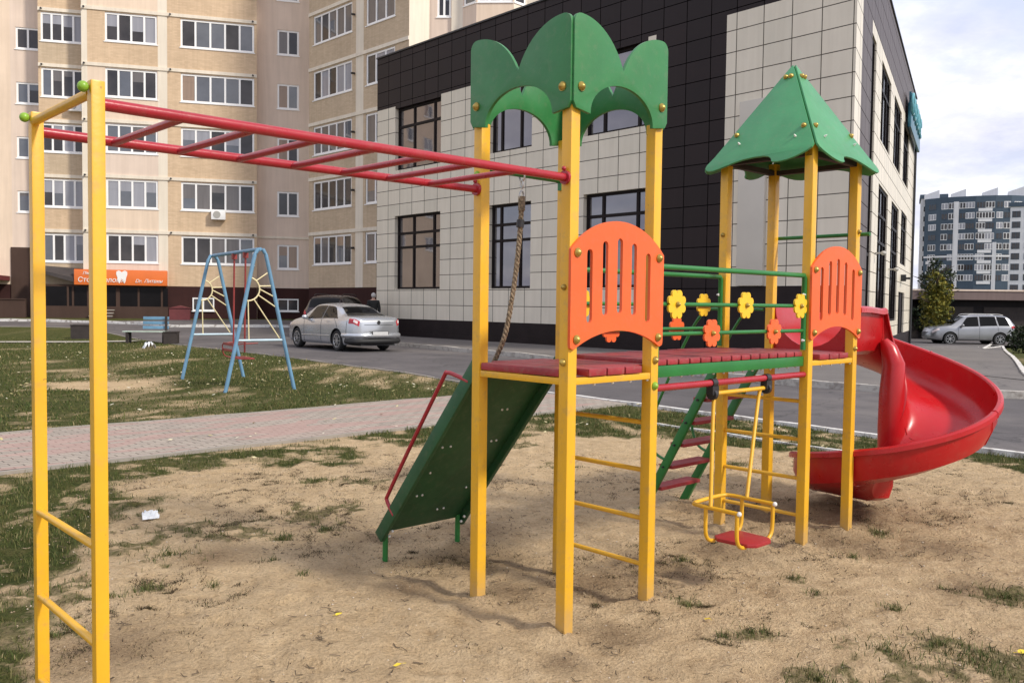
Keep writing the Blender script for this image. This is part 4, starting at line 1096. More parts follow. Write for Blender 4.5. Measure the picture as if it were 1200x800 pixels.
MB().tube([(-0.003, 0.003, 1.99), (-0.006, 0.005, 1.95)], 0.0215, 10).build('tape', M['black_metal'], rp)

# ------------------------------------------------------------------ blue swing frame on the lawn
swA, swB = Vector((-4.305, 14.90, 0)), Vector((-5.92, 17.25, 0))
ax = (swB - swA); Ls = ax.length; az = math.atan2(ax.y, ax.x)
bs = thing('swing_set', 'light blue A-frame swing stand with pale yellow sunburst sides on the lawn', 'swing frame', tuple(swA), az)
HT, HW = 2.42, 0.62            # local x along the top bar, y across
fr = MB().tube([(0.0, 0, HT), (Ls, 0, HT)], 0.033, 12).build('top_bar', M['blue_paint'], bs)
def leg_pts(x, s_):
    return smooth_path([(x, s_ * 0.035, HT + 0.005), (x, s_ * 0.075, HT - 0.06), (x, s_ * 0.12, HT - 0.2), (x, s_ * 0.36, HT * 0.45), (x, s_ * HW, -0.1)], 4)
for x in (0.0, Ls):
    for s_ in (-1, 1):
        MB().tube(leg_pts(x, s_), 0.033, 12).build('leg', M['blue_paint'], bs)
    MB().tube([(x, -0.405, 0.87), (x, 0.405, 0.87)], 0.02, 8).build('crossbar', M['pale_blue'], bs)
    # half sun bulging from one leg with seven rays
    sun = MB(); c = Vector((x, 0.215, 1.74)); u = Vector((0, 0.255, -0.967)); v = Vector((0, -0.967, -0.255))
    ar = [c + u * 0.20 * math.cos(a) + v * 0.20 * math.sin(a) for a in np.linspace(0, math.pi, 13)]
    sun.tube(ar, 0.013, 8)
    def rayto(a, L): sun.tube([c + u * 0.20 * math.cos(a) + v * 0.20 * math.sin(a), c + u * (0.20 + L) * math.cos(a) + v * (0.20 + L) * math.sin(a)], 0.011, 8)
    sun.tube([ar[1], (x, 0.20, 0.88)], 0.011, 8); sun.tube([ar[3], (x, -0.33, 0.90)], 0.011, 8)
    sun.tube([ar[5], (x, -0.29, 1.42)], 0.011, 8); sun.tube([ar[7], (x, -0.225, 1.62)], 0.011, 8); sun.tube([ar[8], (x, -0.175, 1.80)], 0.011, 8); sun.tube([ar[10], (x, -0.12, 2.02)], 0.011, 8)
    sun.build('sunburst', M['cream_paint'], bs)
mid = Ls * 0.40; mx = swA + ax.normalized() * mid
rs = thing('hanging_swing', 'dark red swing chair on two rods hanging in the blue swing frame', 'swing', (mx.x, mx.y, 0), az)
for s_ in (-0.33, 0.33):
    MB().tube([(s_, 0, HT - 0.03), (s_, 0.02, 0.62)], 0.017, 8).build('rod', M['swing_red'], rs)
    MB().span((s_ - 0.04, -0.04, HT - 0.12), (s_ + 0.04, 0.04, HT - 0.02)).build('hinge', M['swing_red'], rs)
    MB().tube(smooth_path([(s_, -0.22, 0.78), (s_, 0.16, 0.76), (s_, 0.22, 0.70), (s_, 0.16, 0.52), (s_, -0.16, 0.50)], 5), 0.011, 8).build('armrest', M['swing_red'], rs)
se = MB()
for k in range(4): se.span((-0.30, -0.16 + k * 0.085, 0.50), (0.30, -0.10 + k * 0.085, 0.515))
se.build('seat', M['swing_red'], rs, bevel=0.004)
be = MB()
for k in range(2): be.span((-0.31, 0.20, 0.62 + k * 0.11), (0.31, 0.215, 0.67 + k * 0.11))
be.build('backrest', M['swing_red'], rs, bevel=0.004)
# ------------------------------------------------------------------ walls with openings
def wall(name, xs, zs, fn, mats, parent, depth=0.22, loc=(0, 0, 0), rotz=0.0, y=0.0):
    """grid of wall fields in the plane y; fn(x, z) -> material index, or None for an opening, which gets its reveals"""
    xs, zs = sorted(set(round(v, 4) for v in xs)), sorted(set(round(v, 4) for v in zs))
    mb = MB(); cell = {}
    for i in range(len(xs) - 1):
        for j in range(len(zs) - 1):
            c = fn((xs[i] + xs[i + 1]) / 2, (zs[j] + zs[j + 1]) / 2); cell[i, j] = c
            if c is not None:
                mb.add([(xs[i], y, zs[j]), (xs[i + 1], y, zs[j]), (xs[i + 1], y, zs[j + 1]), (xs[i], y, zs[j + 1])], [(0, 1, 2, 3)], c)
    for (i, j), c in cell.items():
        if c is not None: continue
        a, b, lo, hi = xs[i], xs[i + 1], zs[j], zs[j + 1]
        for (di, dj, q) in ((-1, 0, [(a, y, lo), (a, y + depth, lo), (a, y + depth, hi), (a, y, hi)]), (1, 0, [(b, y, lo), (b, y, hi), (b, y + depth, hi), (b, y + depth, lo)]),
                            (0, -1, [(a, y, lo), (b, y, lo), (b, y + depth, lo), (a, y + depth, lo)]), (0, 1, [(a, y, hi), (a, y + depth, hi), (b, y + depth, hi), (b, y, hi)])):
            nb = cell.get((i + di, j + dj), 0)
            if nb is not None: mb.add(q, [(0, 1, 2, 3)], nb)
    return mb.build(name, mats, parent, loc=loc, rotz=rotz, smooth=False)

def window_unit(parent, x0, x1, z0, z1, y, n, frame, glass, bars=(), fw=0.05, mull=0.045, sill=None, trans=(), label=None, depth=0.06):
    """frame with mullions (part) and the pane behind it (sub-part), facing -y"""
    mb = MB()
    mb.span((x0, y, z0), (x1, y + depth, z0 + fw)); mb.span((x0, y, z1 - fw), (x1, y + depth, z1))
    mb.span((x0, y, z0 + fw), (x0 + fw, y + depth, z1 - fw)); mb.span((x1 - fw, y, z0 + fw), (x1, y + depth, z1 - fw))
    xs = [x0 + (x1 - x0) * k / n for k in range(1, n)] if not bars else [x0 + (x1 - x0) * b for b in bars]
    for x in xs: mb.span((x - mull / 2, y + 0.003, z0 + fw), (x + mull / 2, y + depth - 0.003, z1 - fw))
    for b in trans:
        z = z0 + (z1 - z0) * b; ed = [x0 + fw] + [q for q in xs] + [x1 - fw]
        for q in range(len(ed) - 1):
            a = ed[q] + (mull / 2 if q else 0); c = ed[q + 1] - (mull / 2 if q < len(ed) - 2 else 0)
            mb.span((a, y + 0.003, z - mull / 2), (c, y + depth - 0.003, z + mull / 2))
    if sill: mb.span((x0 - 0.05, y - sill, z0 - 0.05), (x1 + 0.05, y + 0.02, z0 - 0.002))
    o = mb.build('window', frame, parent, smooth=False)
    pm = MB()
    ed = [x0 + fw] + xs + [x1 - fw]
    gl = glass if isinstance(glass, (list, tuple)) else [glass]
    for q in range(len(ed) - 1):
        gi = random.randrange(len(gl)); tw = random.uniform(-0.004, 0.004)
        pm.add([(ed[q], y + depth * 0.6 + tw, z0 + fw), (ed[q + 1], y + depth * 0.6 - tw, z0 + fw), (ed[q + 1], y + depth * 0.6 - tw, z1 - fw), (ed[q], y + depth * 0.6 + tw, z1 - fw)], [(0, 1, 2, 3)], gi)
        # half drawn blind
        if len(gl) > 1 and random.random() < 0.35:
            zb = z0 + fw + (z1 - z0) * random.uniform(0.35, 0.7)
            pm.add([(ed[q], y + depth * 0.6 - 0.006, zb), (ed[q + 1], y + depth * 0.6 - 0.006, zb), (ed[q + 1], y + depth * 0.6 - 0.006, z1 - fw), (ed[q], y + depth * 0.6 - 0.006, z1 - fw)], [(0, 1, 2, 3)], len(gl) - 1)
    pm.build('pane', gl, o, smooth=False)
    if label: o['label'] = label
    return o

# ------------------------------------------------------------------ shop building with light and dark tiles
H = 11.92; LF = (BA - BB).length
rot_f = math.atan2(fd.y, fd.x)
shop = thing('tiled_building', 'two storey corner building clad in light and dark stone tiles with tall dark windows', 'building', (BB.x, BB.y, 0), rot_f)
X = lambda k: LF - k                                     # k metres from the sharp corner
win_f = [(X(19.98), X(16.87)), (X(13.94), X(11.70)), (X(9.20), X(6.60))]
ZL, ZU, ZB = (2.10, 5.16), (7.05, 9.62), 9.72
PLN, PLR = 0.87, 2.11
dk = (X(6.30), X(3.80))
xs = [-0.0, LF] + [v for w_ in win_f for v in w_] + list(dk); zs = [-1.0, PLN, PLR, *ZL, *ZU, ZB, H]
def ffn(x, z):
    if any(a < x < b for a, b in win_f) and (ZL[0] < z < ZL[1] or ZU[0] < z < ZU[1]): return None
    if dk[0] < x < dk[1]: return 1
    if x > dk[1]: return 2 if z < PLR else (1 if z > ZB + 0.6 else 0)
    if z < PLN: return 2
    if z > ZB: return 1
    if any(a < x < b for a, b in win_f) and z > ZU[1]: return 1
    return 0
wall('front_wall', xs, zs, ffn, [M['tile_light'], M['tile_dark'], M['plinth']], shop, 0.3)
for k, (a, b) in enumerate(win_f):
    for z0, z1 in (ZL, ZU):
        br = (0.36, 0.80) if k == 0 else ((0.22, 0.68) if k == 1 else (0.28, 0.83))
        tr = (0.57, 0.76) if z0 < 3 else (0.70,)
        window_unit(shop, a, b, z0, z1, 0.16, 3, M['brown_frame'], M['glass_dark'], br, fw=0.09, mull=0.10, trans=tr, depth=0.08)
# blank cladding box and small louvre on the right part
MB().span((X(3.25), -0.12, PLR + 0.01), (X(2.42), -0.002, 5.6)).span((X(3.25), -0.12, 5.6), (X(2.42), -0.002, 7.2)).build('duct_cover', M['duct_panel'], shop, bevel=0.01)
MB().span((-0.03, -0.05, H), (LF + 0.05, 0.30, H + 0.06)).build('coping', M['black_metal'], shop)
MB().span((-0.3, -0.035, -0.5), (X(3.81), -0.003, 0.30)).build('skirting', M['plinth'], shop)
# long side facing the side street, its own frame: x along the wall from the corner
KD = 24.6
s_rot = math.atan2(sdv.y, sdv.x) - rot_f
swall_loc = (LF, 0, 0)
cols = [(6.85, 10.35), (11.9, 15.5), (16.9, 20.3)]
strip = (3.75, 4.95); gd = (1.35, 3.75)
SZL, SZU = (1.05, 5.55), (6.95, 9.45)
SZ3 = (3.45, 5.72); door = (16.6, 20.2)
xs = [0, KD, *gd, *strip] + [v for c in cols for v in c] + list(door); zs = [-1.2, 0.45, 1.05, 2.25, *SZ3, *SZL, *SZU, ZB + 0.1, H]
def sfn(x, z):
    if z > ZB + 0.1: return 0 if x < 0 else 1
    if strip[0] < x < strip[1] and z > 0.45 and z < SZU[1]: return None
    if gd[0] < x < gd[1]: return 1
    for i, (a, b) in enumerate(cols):
        if a < x < b:
            if SZU[0] < z < SZU[1]: return None
            if i < 2 and SZL[0] < z < SZL[1]: return None
            if i == 2 and SZ3[0] < z < SZ3[1]: return None
    if door[0] < x < door[1] and 0.45 < z < 2.25: return None
    if z < 0.45: return 2
    return 0
side = wall('side_wall', xs, zs, sfn, [M['tile_light'], M['tile_dark_sunlit'], M['plinth']], shop, 0.16, swall_loc, s_rot)
def side_window(a, b, z0, z1, bars=(0.5,), tr=()):
    o = window_unit(shop, a, b, z0, z1, 0.05, 2, M['brown_frame'], M['glass_black'], bars, fw=0.08, mull=0.09, trans=tr, depth=0.08)
    o.location = swall_loc; o.rotation_euler = (0, 0, s_rot); return o
side_window(*strip, 0.45, SZU[1], (0.5,), (0.3, 0.6))
for i, (a, b) in enumerate(cols):
    side_window(a, b, *SZU, (0.35, 0.7), (0.7,))
    if i < 2: side_window(a, b, *SZL, (0.35, 0.7), (0.6, 0.8))
    else: side_window(a, b, *SZ3, (0.5,), (0.7,))
def side_part(mb, name, mat, **kw): return mb.build(name, mat, shop, loc=swall_loc, rotz=s_rot, **kw)
dm = MB().span((door[0] + 0.02, 0.1, 0.45), (door[1] - 0.02, 0.14, 2.24)); dm.span((door[0] + 0.02, 0.07, 0.45), (door[0] + 0.12, 0.098, 2.24)); dm.span((door[1] - 0.12, 0.07, 0.45), (door[1] - 0.02, 0.098, 2.24)); dm.span(((door[0] + door[1]) / 2 - .05, 0.07, 0.45), ((door[0] + door[1]) / 2 + .05, 0.098, 2.24))
side_part(dm, 'door', M['brown_frame'])
side_part(MB().tube([(23.9, -0.08, -0.5), (23.9, -0.08, 9.6)], 0.06, 8), 'downpipe', M['black_metal'])
side_part(MB().span((-0.02, -0.05, H), (KD, 0.3, H + 0.06)), 'coping', M['black_metal'])
for x, z in ((6.2, 3.25), (11.4, 2.95)):
    side_part(MB().span((x - 0.03, -0.22, z), (x + 0.03, -0.002, z + 0.05)).ball((x, -0.26, z + 0.02), 0.09, 10, 8, sq=(1.2, 1, 0.8)), 'floodlight', M['grey_metal'])
side_part(MB().span((17.6, -0.2, 2.72), (18.0, -0.002, 3.0)).span((17.5, -0.38, 2.8), (18.0, -0.2, 2.88)), 'camera', M['black_metal'])
# teal roof sign standing off the side wall
sg = MB().span((17.4, -0.24, 9.25), (24.3, -0.10, 10.3))
sgn = side_part(sg, 'roof_sign', M['teal'], bevel=0.05)
lt_ = MB()
for i in range(6): lt_.tube([(17.7 + i * 1.15 + 0.42 * math.cos(a), -0.27, 10.25 + 0.42 * math.sin(a)) for a in np.linspace(0.3, 5.2 + 0.3 * (i % 2), 12)], 0.07, 8)
lt_.build('sign_lettering', M['teal_light'], sgn)
lc = MB().span((17.45, -0.22, 10.302), (24.2, -0.13, 10.75)); lc.build('sign_lettering', M['teal'], sgn)
# remaining walls and roof
P0 = Vector((LF, 0)); sl = Vector((math.cos(s_rot), math.sin(s_rot))); P1 = P0 + sl * KD
bw = MB(); pts = [(0, 0.0), (0.0, 20.0), (P1.x, P1.y)]
for a, b in zip(pts[:-1], pts[1:]): bw.add([(a[0], a[1], -1), (b[0], b[1], -1), (b[0], b[1], H), (a[0], a[1], H)], [(0, 1, 2, 3)])
bw.build('rear_wall', M['tile_dark'], shop, smooth=False)
MB().add([(0.02, 0.2, H - 0.4), (0.02, 19.9, H - 0.4), (P1.x, P1.y - 0.1, H - 0.4), (LF - 0.1, 0.2, H - 0.4)], [(0, 1, 2, 3)]).build('roof', M['roofing'], shop, smooth=False)
MB().add([(0.4, 0.5, -0.2), (LF - .6, 0.5, -0.2), (LF - .6, 0.5, H - .5), (0.4, 0.5, H - .5)], [(0, 1, 2, 3)]).build('inner_wall', M['plinth'], shop, smooth=False)

# ------------------------------------------------------------------ block of flats
AZL = R(15.0); OL = Vector((-21.16, 48.0))
flats = thing('apartment_block', 'tall block of flats in tan brick and peach plaster with ground floor shop', 'building', (OL.x, OL.y, 0), AZL)
HB = 27.0; G3 = [M['glass_flat_a'], M['glass_flat_e'], M['glass_flat_b'], M['glass_flat_c'], M['glass_flat_d']]
rows = [3.55 + 2.98 * k for k in range(8)]
rowsB = [3.40 + 3.09 * k for k in range(7)]
def bay(x0, x1, y, wins, fn, mats, rws=rows, hgt=1.55, name='wall', loc=(0, 0, 0), rotz=0.0, extra=(), zlow=0.0):
    xs = [x0, x1] + [v for w_ in wins for v in w_] + list(extra)
    zs = [zlow, 2.3, HB] + [v for r in rws for v in (r, r + hgt)] + [r - 0.55 for r in rws[:]] + [r + hgt + 0.22 for r in rws] + [r + hgt + 0.36 for r in rws]
    def f(x, z):
        if any(a < x < b for a, b in wins) and any(r < z < r + hgt for r in rws): return None
        return fn(x, z)
    return wall(name, xs, zs, f, mats, flats, 0.16, loc, rotz, y)
def bands(x0, x1, y, loc=(0, 0, 0), rotz=0.0, rws=rows, hgt=1.55):
    for r in rws: MB().span((x0, y - 0.05, r + hgt + 0.06), (x1, y - 0.002, r + hgt + 0.24)).build('string_course', M['cream'], flats, loc=loc, rotz=rotz, smooth=False)
def wins_in(wins, y, n, rws=rows, hgt=1.55, loc=None, rotz=None, maxz=21.0, frame=None):
    for (a, b), k in zip(wins, n):
        for r in rws:
            if r > maxz: continue
            o = window_unit(flats, a, b, r, r + hgt, y + 0.04, k, frame or M['upvc'], random.choice([[G3[0], G3[1], G3[0], G3[3]], G3[:2], [G3[0], G3[1], G3[2]], [G3[0], G3[0], G3[3]], [G3[1], G3[0], G3[2]], G3, [G3[0], G3[1], G3[4]]]), fw=0.10, mull=0.10, sill=0.08)
            if loc is not None: o.location = loc; o.rotation_euler = (0, 0, rotz)
def floor_i(z): return int((z - 2.3 - 0.0) // 2.98)
m4 = [M['peach'], M['brick_tan'], M['cream'], M['maroon'], M['brick_brown'], M['pink']]
# main bay with four-pane loggias
def f1(x, z):
    if z < 2.3: return 3
    if x > 1.60 or x < -1.95: return 2
    k = floor_i(z)
    if k in (4, 6): return 1
    return 0 if k % 2 else 5
bay(-2.24, 2.08, 0.0, [(-1.07, 1.57)], f1, m4, extra=(1.60, -1.95)); bands(-2.24, 2.08, 0.0); wins_in([(-1.07, 1.57)], 0.0, [4])
# wide brick bay with five-pane loggias
def f2(x, z):
    if z < 2.3: return 3
    if floor_i(z) in (0,): return 1
    return 1
bay(2.08, 6.81, 0.0, [(2.77, 6.67)], f2, m4); bands(2.08, 6.81, 0.0); wins_in([(2.77, 6.67)], 0.0, [5])
# left loggia bay, one step back
bay(-4.58, -2.24, 1.0, [(-4.45, -2.30)], lambda x, z: 3 if z < 2.3 else (4 if floor_i(z) % 2 == 0 else 1), m4); bands(-4.58, -2.24, 1.0); wins_in([(-4.45, -2.30)], 1.0, [4])
# plaster wall further left with small windows
rowsC = [6.28 + 2.97 * k for k in range(6)]
def f3(x, z):
    if z < 1.7: return 3
    return 5 if x > -6.2 else 0
lw = [(-5.93, -4.72), (-12.0, -10.4), (-17, -14.5), (-22, -20), (-27, -25)]
bay(-34.0, -4.58, 2.0, lw, f3, m4, rowsC, 1.18, extra=(-6.2,)); wins_in(lw, 2.0, [2, 2, 4, 2, 2], rowsC, 1.18, maxz=19)
# recessed stair wall with two-pane windows
def f5(x, z): return 3 if z < 2.25 else 5
bay(6.81, 10.6, 1.0, [(7.93, 9.14)], f5, m4, rowsB, 1.43); wins_in([(7.93, 9.14)], 1.0, [2], rowsB, 1.43)
for r in (4.98, 11.2): MB().span((6.81, 0.95, r + 0.2), (10.4, 0.998, r + 0.32)).build('string_course', M['cream'], flats, smooth=False)
# flanks between the steps
fl = MB()
for x, y0, y1 in ((-2.24, 0, 1.0), (6.81, 0, 1.0), (-4.58, 1.0, 2.0)):
    fl.add([(x, y0, 0), (x, y1, 0), (x, y1, HB), (x, y0, HB)], [(0, 1, 2, 3)])
fl.build('flank_wall', M['pink'], flats, smooth=False)
for x0, x1 in ((7.93, 9.14), (3.35, 4.5)):
    y = 1.0 if x0 > 7 else 0.0
    window_unit(flats, x0, x1, 0.95, 1.68, y - 0.05, 2, M['upvc'], G3[:1], fw=0.07, mull=0.07, sill=0.04)
# air conditioner boxes under some windows
def aircon(x, y, z):
    o = MB().span((x - 0.38, y - 0.36, z), (x + 0.38, y - 0.05, z + 0.55)).build('air_conditioner', M['upvc'], flats, bevel=0.02)
    MB().tube([(x - 0.08, y - 0.375, z + 0.27), (x - 0.08, y - 0.36, z + 0.27)], 0.2, 16).build('fan_grille', M['grey_metal'], o)
aircon(-2.75, 1.0, 11.75); aircon(4.75, 0.0, 6.55 - 0.5)
for x, y in ((-2.1, 0), (2.25, 0), (-4.4, 1.0), (6.6, 0)):
    for r in rows[:6]: MB().tube([(x, y - 0.02, r + 1.72), (x, y - 0.16, r + 1.70)], 0.05, 6).build('vent_pipe', M['black_metal'], flats)
# shop front: dark glazing, sign, awning, steps
sfw = MB(); sfw.span((-4.5, -0.10, 0.35), (2.06, -0.003, 1.15)); sfw.span((-4.5, -0.06, 2.2), (2.06, -0.003, 2.32))
for x in (-4.3, -3.0, -2.75, -2.0, -0.55, -0.45, 0.55, 1.75): sfw.span((x - 0.05, -0.09, 1.15), (x + 0.05, -0.004, 2.2))
sfw.span((-4.5, -0.02, 0.3), (-2.24, 0.98, 0.32))
front = sfw.build('shop_front', M['shop_brown'], flats, smooth=False)
MB().add([(-4.5, -0.045, 1.15), (2.06, -0.045, 1.15), (2.06, -0.045, 2.2), (-4.5, -0.045, 2.2)], [(0, 1, 2, 3)]).build('shop_glass', M['glass_black'], front, smooth=False)
MB().add([(-4.75, -0.35, 3.15), (-2.35, -0.35, 2.62), (-2.35, 0.95, 3.2), (-4.75, 0.95, 3.35), (-4.75, -0.35, 3.05), (-2.35, -0.35, 2.35), (-2.35, 0.95, 3.0), (-4.75, 0.95, 3.1)], [(0, 1, 2, 3), (7, 6, 5, 4), (0, 4, 5, 1), (1, 5, 6, 2), (2, 6, 7, 3), (3, 7, 4, 0)]).build('awning', M['roofing'], front, smooth=False)
sign = MB().span((-2.62, -0.42, 2.30), (2.06, -0.12, 3.14)).build('shop_sign', M['sign_orange'], flats, bevel=0.02)
def text(s, size, loc, parent, mat, name='lettering', shear=0.0, rot=None):
    cu = bpy.data.curves.new(name, 'FONT'); cu.body = s; cu.size = size; cu.extrude = 0.012; cu.shear = shear
    tmp = bpy.data.objects.new('tmp', cu); COL.objects.link(tmp)
    dg = bpy.context.evaluated_depsgraph_get(); me = bpy.data.meshes.new_from_object(tmp.evaluated_get(dg))
    bpy.data.objects.remove(tmp); me.materials.clear(); me.materials.append(mat)
    o = bpy.data.objects.new(name, me); COL.objects.link(o); o.parent = parent; o.location = loc; o.rotation_euler = rot or (R(90), 0, 0); return o
text('Стоматологія', 0.36, (-2.45, -0.435, 2.46), sign, M['sign_white'], shear=0.12)
text('Лікар', 0.22, (-2.2, -0.435, 2.86), sign, M['sign_white'], shear=0.12)
text('Dr. Литвин', 0.27, (0.42, -0.435, 2.46), sign, M['sign_white'], shear=0.35)
th = [(0, 0.30), (-0.05, 0.36), (-0.16, 0.40), (-0.27, 0.34), (-0.28, 0.20), (-0.22, 0.02), (-0.19, -0.18), (-0.13, -0.30), (-0.07, -0.22), (-0.04, -0.08), (0, -0.04), (0.04, -0.08), (0.07, -0.22), (0.13, -0.30), (0.19, -0.18), (0.22, 0.02), (0.28, 0.20), (0.27, 0.34), (0.16, 0.40), (0.05, 0.36)]
MB().panel(th, [], 0.02, (-0.24, -0.421, 2.70), (1, 0, 0), (0, 0, 1), (0, -1, 0)).build('tooth_emblem', M['sign_white'], sign)
stp = MB()
for k in range(4): stp.span((-1.75, -1.6 + k * 0.3, -0.1), (-0.6, -1.3 + k * 0.3, 0.45 + k * 0.16))
for k in range(4): stp.span((-1.75, -1.62 + k * 0.3, 0.452 + k * 0.16), (-0.6, -1.3 + k * 0.3, 0.49 + k * 0.16), 1)
stp.build('steps', [M['shop_brown'], M['concrete']], flats, smooth=False)
# flat dark slab painting the shade of the far-left doorway niche, and its canopy
nb = MB().span((-6.28, 1.93, 0.3), (-5.2, 1.995, 4.35)); nb.build('recess_shade_slab', M['shop_brown'], flats)
MB().span((-8.6, 0.2, 2.5), (-6.35, 1.99, 2.75)).build('entrance_canopy', M['rust_red'], flats)
MB().span((-9.0, -0.35, 0.0), (-5.0, -0.15, 1.45)).span((-9.0, -0.40, 1.46), (-5.0, -0.10, 1.52)).build('ramp_wall', M['shop_brown'], flats, smooth=False)
MB().add([(-34, 2.0, HB), (10.6, 2.0, HB), (10.6, 14, HB), (-34, 14, HB)], [(0, 1, 2, 3)]).build('roof', M['roofing'], flats, smooth=False)
# right wing, turned towards the camera; its own frame
W0 = Vector((-9.64, 46.8)); wr = R(-45) - AZL
def to_local(p):
    d = Vector(p) - OL; return (d.x * math.cos(AZL) + d.y * math.sin(AZL), -d.x * math.sin(AZL) + d.y * math.cos(AZL), 0)
wl = to_local(W0)
def f6(x, z):
    if z < 2.25: return 3
    if 2.05 < x < 2.72: return 2
    k = floor_i(z)
    return 4
bay(-2.39, 6.43, 0.0, [(-1.96, 1.70), (2.93, 5.33)], f6, m4, loc=wl, rotz=wr, extra=(2.05, 2.72))
bands(-2.39, 6.43, 0.0, wl, wr)
wins_in([(-1.96, 1.70), (2.93, 5.33)], 0.0, [5, 3], loc=wl, rotz=wr)
MB().add([(-2.39, 0, 0), (-2.39, 9, 0), (-2.39, 9, HB), (-2.39, 0, HB), (6.43, 0, 0), (6.43, 1.25, 0), (6.43, 1.25, HB), (6.43, 0, HB)], [(0, 1, 2, 3), (4, 7, 6, 5)]).build('flank_wall', M['cream'], flats, loc=wl, rotz=wr, smooth=False)
for x in (1.95, 5.6):
    for r in rows[:6]: MB().tube([(x, -0.02, r + 0.8), (x, -0.22, r + 0.78)], 0.06, 6).build('vent_pipe', M['black_metal'], flats, loc=wl, rotz=wr)
# rear wing that shows above the shop roof
W2 = Vector((-4.30, 43.2)); w2 = R(-3) - AZL; w2l = to_local(W2); rows2 = rows[3:7]
bay(0.0, 1.18, 0.0, [(0.46, 1.14)], lambda x, z: 5, m4, rows2, 1.7, loc=w2l, rotz=w2); wins_in([(0.46, 1.14)], 0.0, [2], rows2, 1.7, w2l, w2, 24)
bay(1.18, 1.72, -0.12, [], lambda x, z: 2, m4, rows2, loc=w2l, rotz=w2)
# bay window with canted sides
def cant(x0, y0, x1, y1, n, mi):
    a = math.atan2(y1 - y0, x1 - x0); L = math.hypot(x1 - x0, y1 - y0); c, s_ = math.cos(w2), math.sin(w2)
    loc = (w2l[0] + c * x0 - s_ * y0, w2l[1] + s_ * x0 + c * y0, 0)
    bay(0, L, 0.0, [(0.06, L - 0.06)], lambda x, z: mi, m4, [r + 0.45 for r in rows2], loc=loc, rotz=w2 + a); wins_in([(0.06, L - 0.06)], 0.0, [n], [r + 0.45 for r in rows2], 1.55, loc, w2 + a, 24)
cant(1.72, -0.1, 2.45, -0.75, 1, 5); cant(2.45, -0.75, 4.25, -0.75, 3, 0); cant(4.25, -0.75, 4.85, -0.1, 1, 2)
bay(4.85, 10, 0.0, [], lambda x, z: 2, m4, rows2, loc=w2l, rotz=w2)

# ------------------------------------------------------------------ dull red meter box by the plinth
pb = gnd(211, 375); mbx = MB().span((-0.5, -0.25, -0.1), (0.5, 0.25, 0.62)).add([(-0.55, -0.3, 0.62), (0.55, -0.3, 0.62), (0.55, 0.3, 0.62), (-0.55, 0.3, 0.62), (0, -0.3, 0.76), (0, 0.3, 0.76)], [(0, 1, 4), (1, 2, 5, 4), (2, 3, 5), (3, 0, 4, 5), (3, 2, 1, 0)])
o = mbx.build('meter_box', M['rust_red'], None, loc=pb, rotz=AZL, smooth=False); tag(o, 'dull red metal box with pitched lid against the plinth of the flats', 'box')

# ------------------------------------------------------------------ distant buildings
tb = at(1140, 340, 250.0)
tower = thing('residential_tower', 'distant slate blue and white block of flats with a curved front and white rooftop sheds', 'building', (tb.x, tb.y, -3), R(-27), 'distant towers behind the garages')
fl_h = 2.95; nfl = 12
sec = [(-13.2, 3.5), (-9.0, 0.8), (-5.0, 0.0), (0, -0.6), (5.0, 0.0), (9.0, 1.4), (12.3, 4.0)]
tw = MB(); HT_ = 36.8
for (xa, ya), (xb, yb) in zip(sec[:-1], sec[1:]): tw.add([(xa, ya, 0), (xb, yb, 0), (xb, yb, HT_), (xa, ya, HT_)], [(0, 1, 2, 3)])
tw.add([(sec[0][0], sec[0][1], 0), (sec[0][0], 16, 0), (sec[0][0], 16, HT_), (sec[0][0], sec[0][1], HT_)], [(0, 1, 2, 3)])
tw.add([(sec[-1][0], sec[-1][1], 0), (sec[-1][0], 16, 0), (sec[-1][0], 16, HT_), (sec[-1][0], sec[-1][1], HT_)], [(0, 1, 2, 3)])
tw.add([(x, y, HT_) for x, y in sec] + [(12.3, 16, HT_), (-13.2, 16, HT_)], [tuple(range(9))])
tw.build('wall', M['slate'], tower, smooth=False)
sh = MB()
for x in (-11.5, -4.5, 3.6, 10.2): sh.add([(x - 2, 5, HT_), (x + 2, 5, HT_), (x + 2, 9, HT_), (x - 2, 9, HT_), (x - 2, 5, HT_ + 1.4), (x + 2, 5, HT_ + 2.8), (x + 2, 9, HT_ + 2.8), (x - 2, 9, HT_ + 1.4)], [(0, 1, 5, 4), (1, 2, 6, 5), (2, 3, 7, 6), (3, 0, 4, 7), (4, 5, 6, 7)])
sh.build('rooftop_shed', M['white_wall'], tower, smooth=False)
def on_sec(i, f): (xa, ya), (xb, yb) = sec[i], sec[i + 1]; return xa + (xb - xa) * f, ya + (yb - ya) * f, math.atan2(yb - ya, xb - xa)
wmesh = {}
def far_window(w, h, kind):
    if (w, h, kind) not in wmesh:
        mb = MB()
        mb.span((-w / 2, -0.06, 0), (w / 2, 0.02, h), 0)
        n = max(2, round(w / 0.7))
        for k in range(n): mb.add([(-w / 2 + w * (k + 0.1) / n, -0.07, 0.15), (-w / 2 + w * (k + 0.9) / n, -0.07, 0.15), (-w / 2 + w * (k + 0.9) / n, -0.07, h - 0.12), (-w / 2 + w * (k + 0.1) / n, -0.07, h - 0.12)], [(0, 1, 2, 3)], 1)
        o = mb.build('window', [M['upvc'] if kind != 1 else M['slate'], M['glass_flat_a'] if kind != 2 else M['glass_flat_c']], tower, smooth=False)
        wmesh[(w, h, kind)] = o; first = True
        return o
    o = wmesh[(w, h, kind)].copy(); COL.objects.link(o); return o
band = MB()
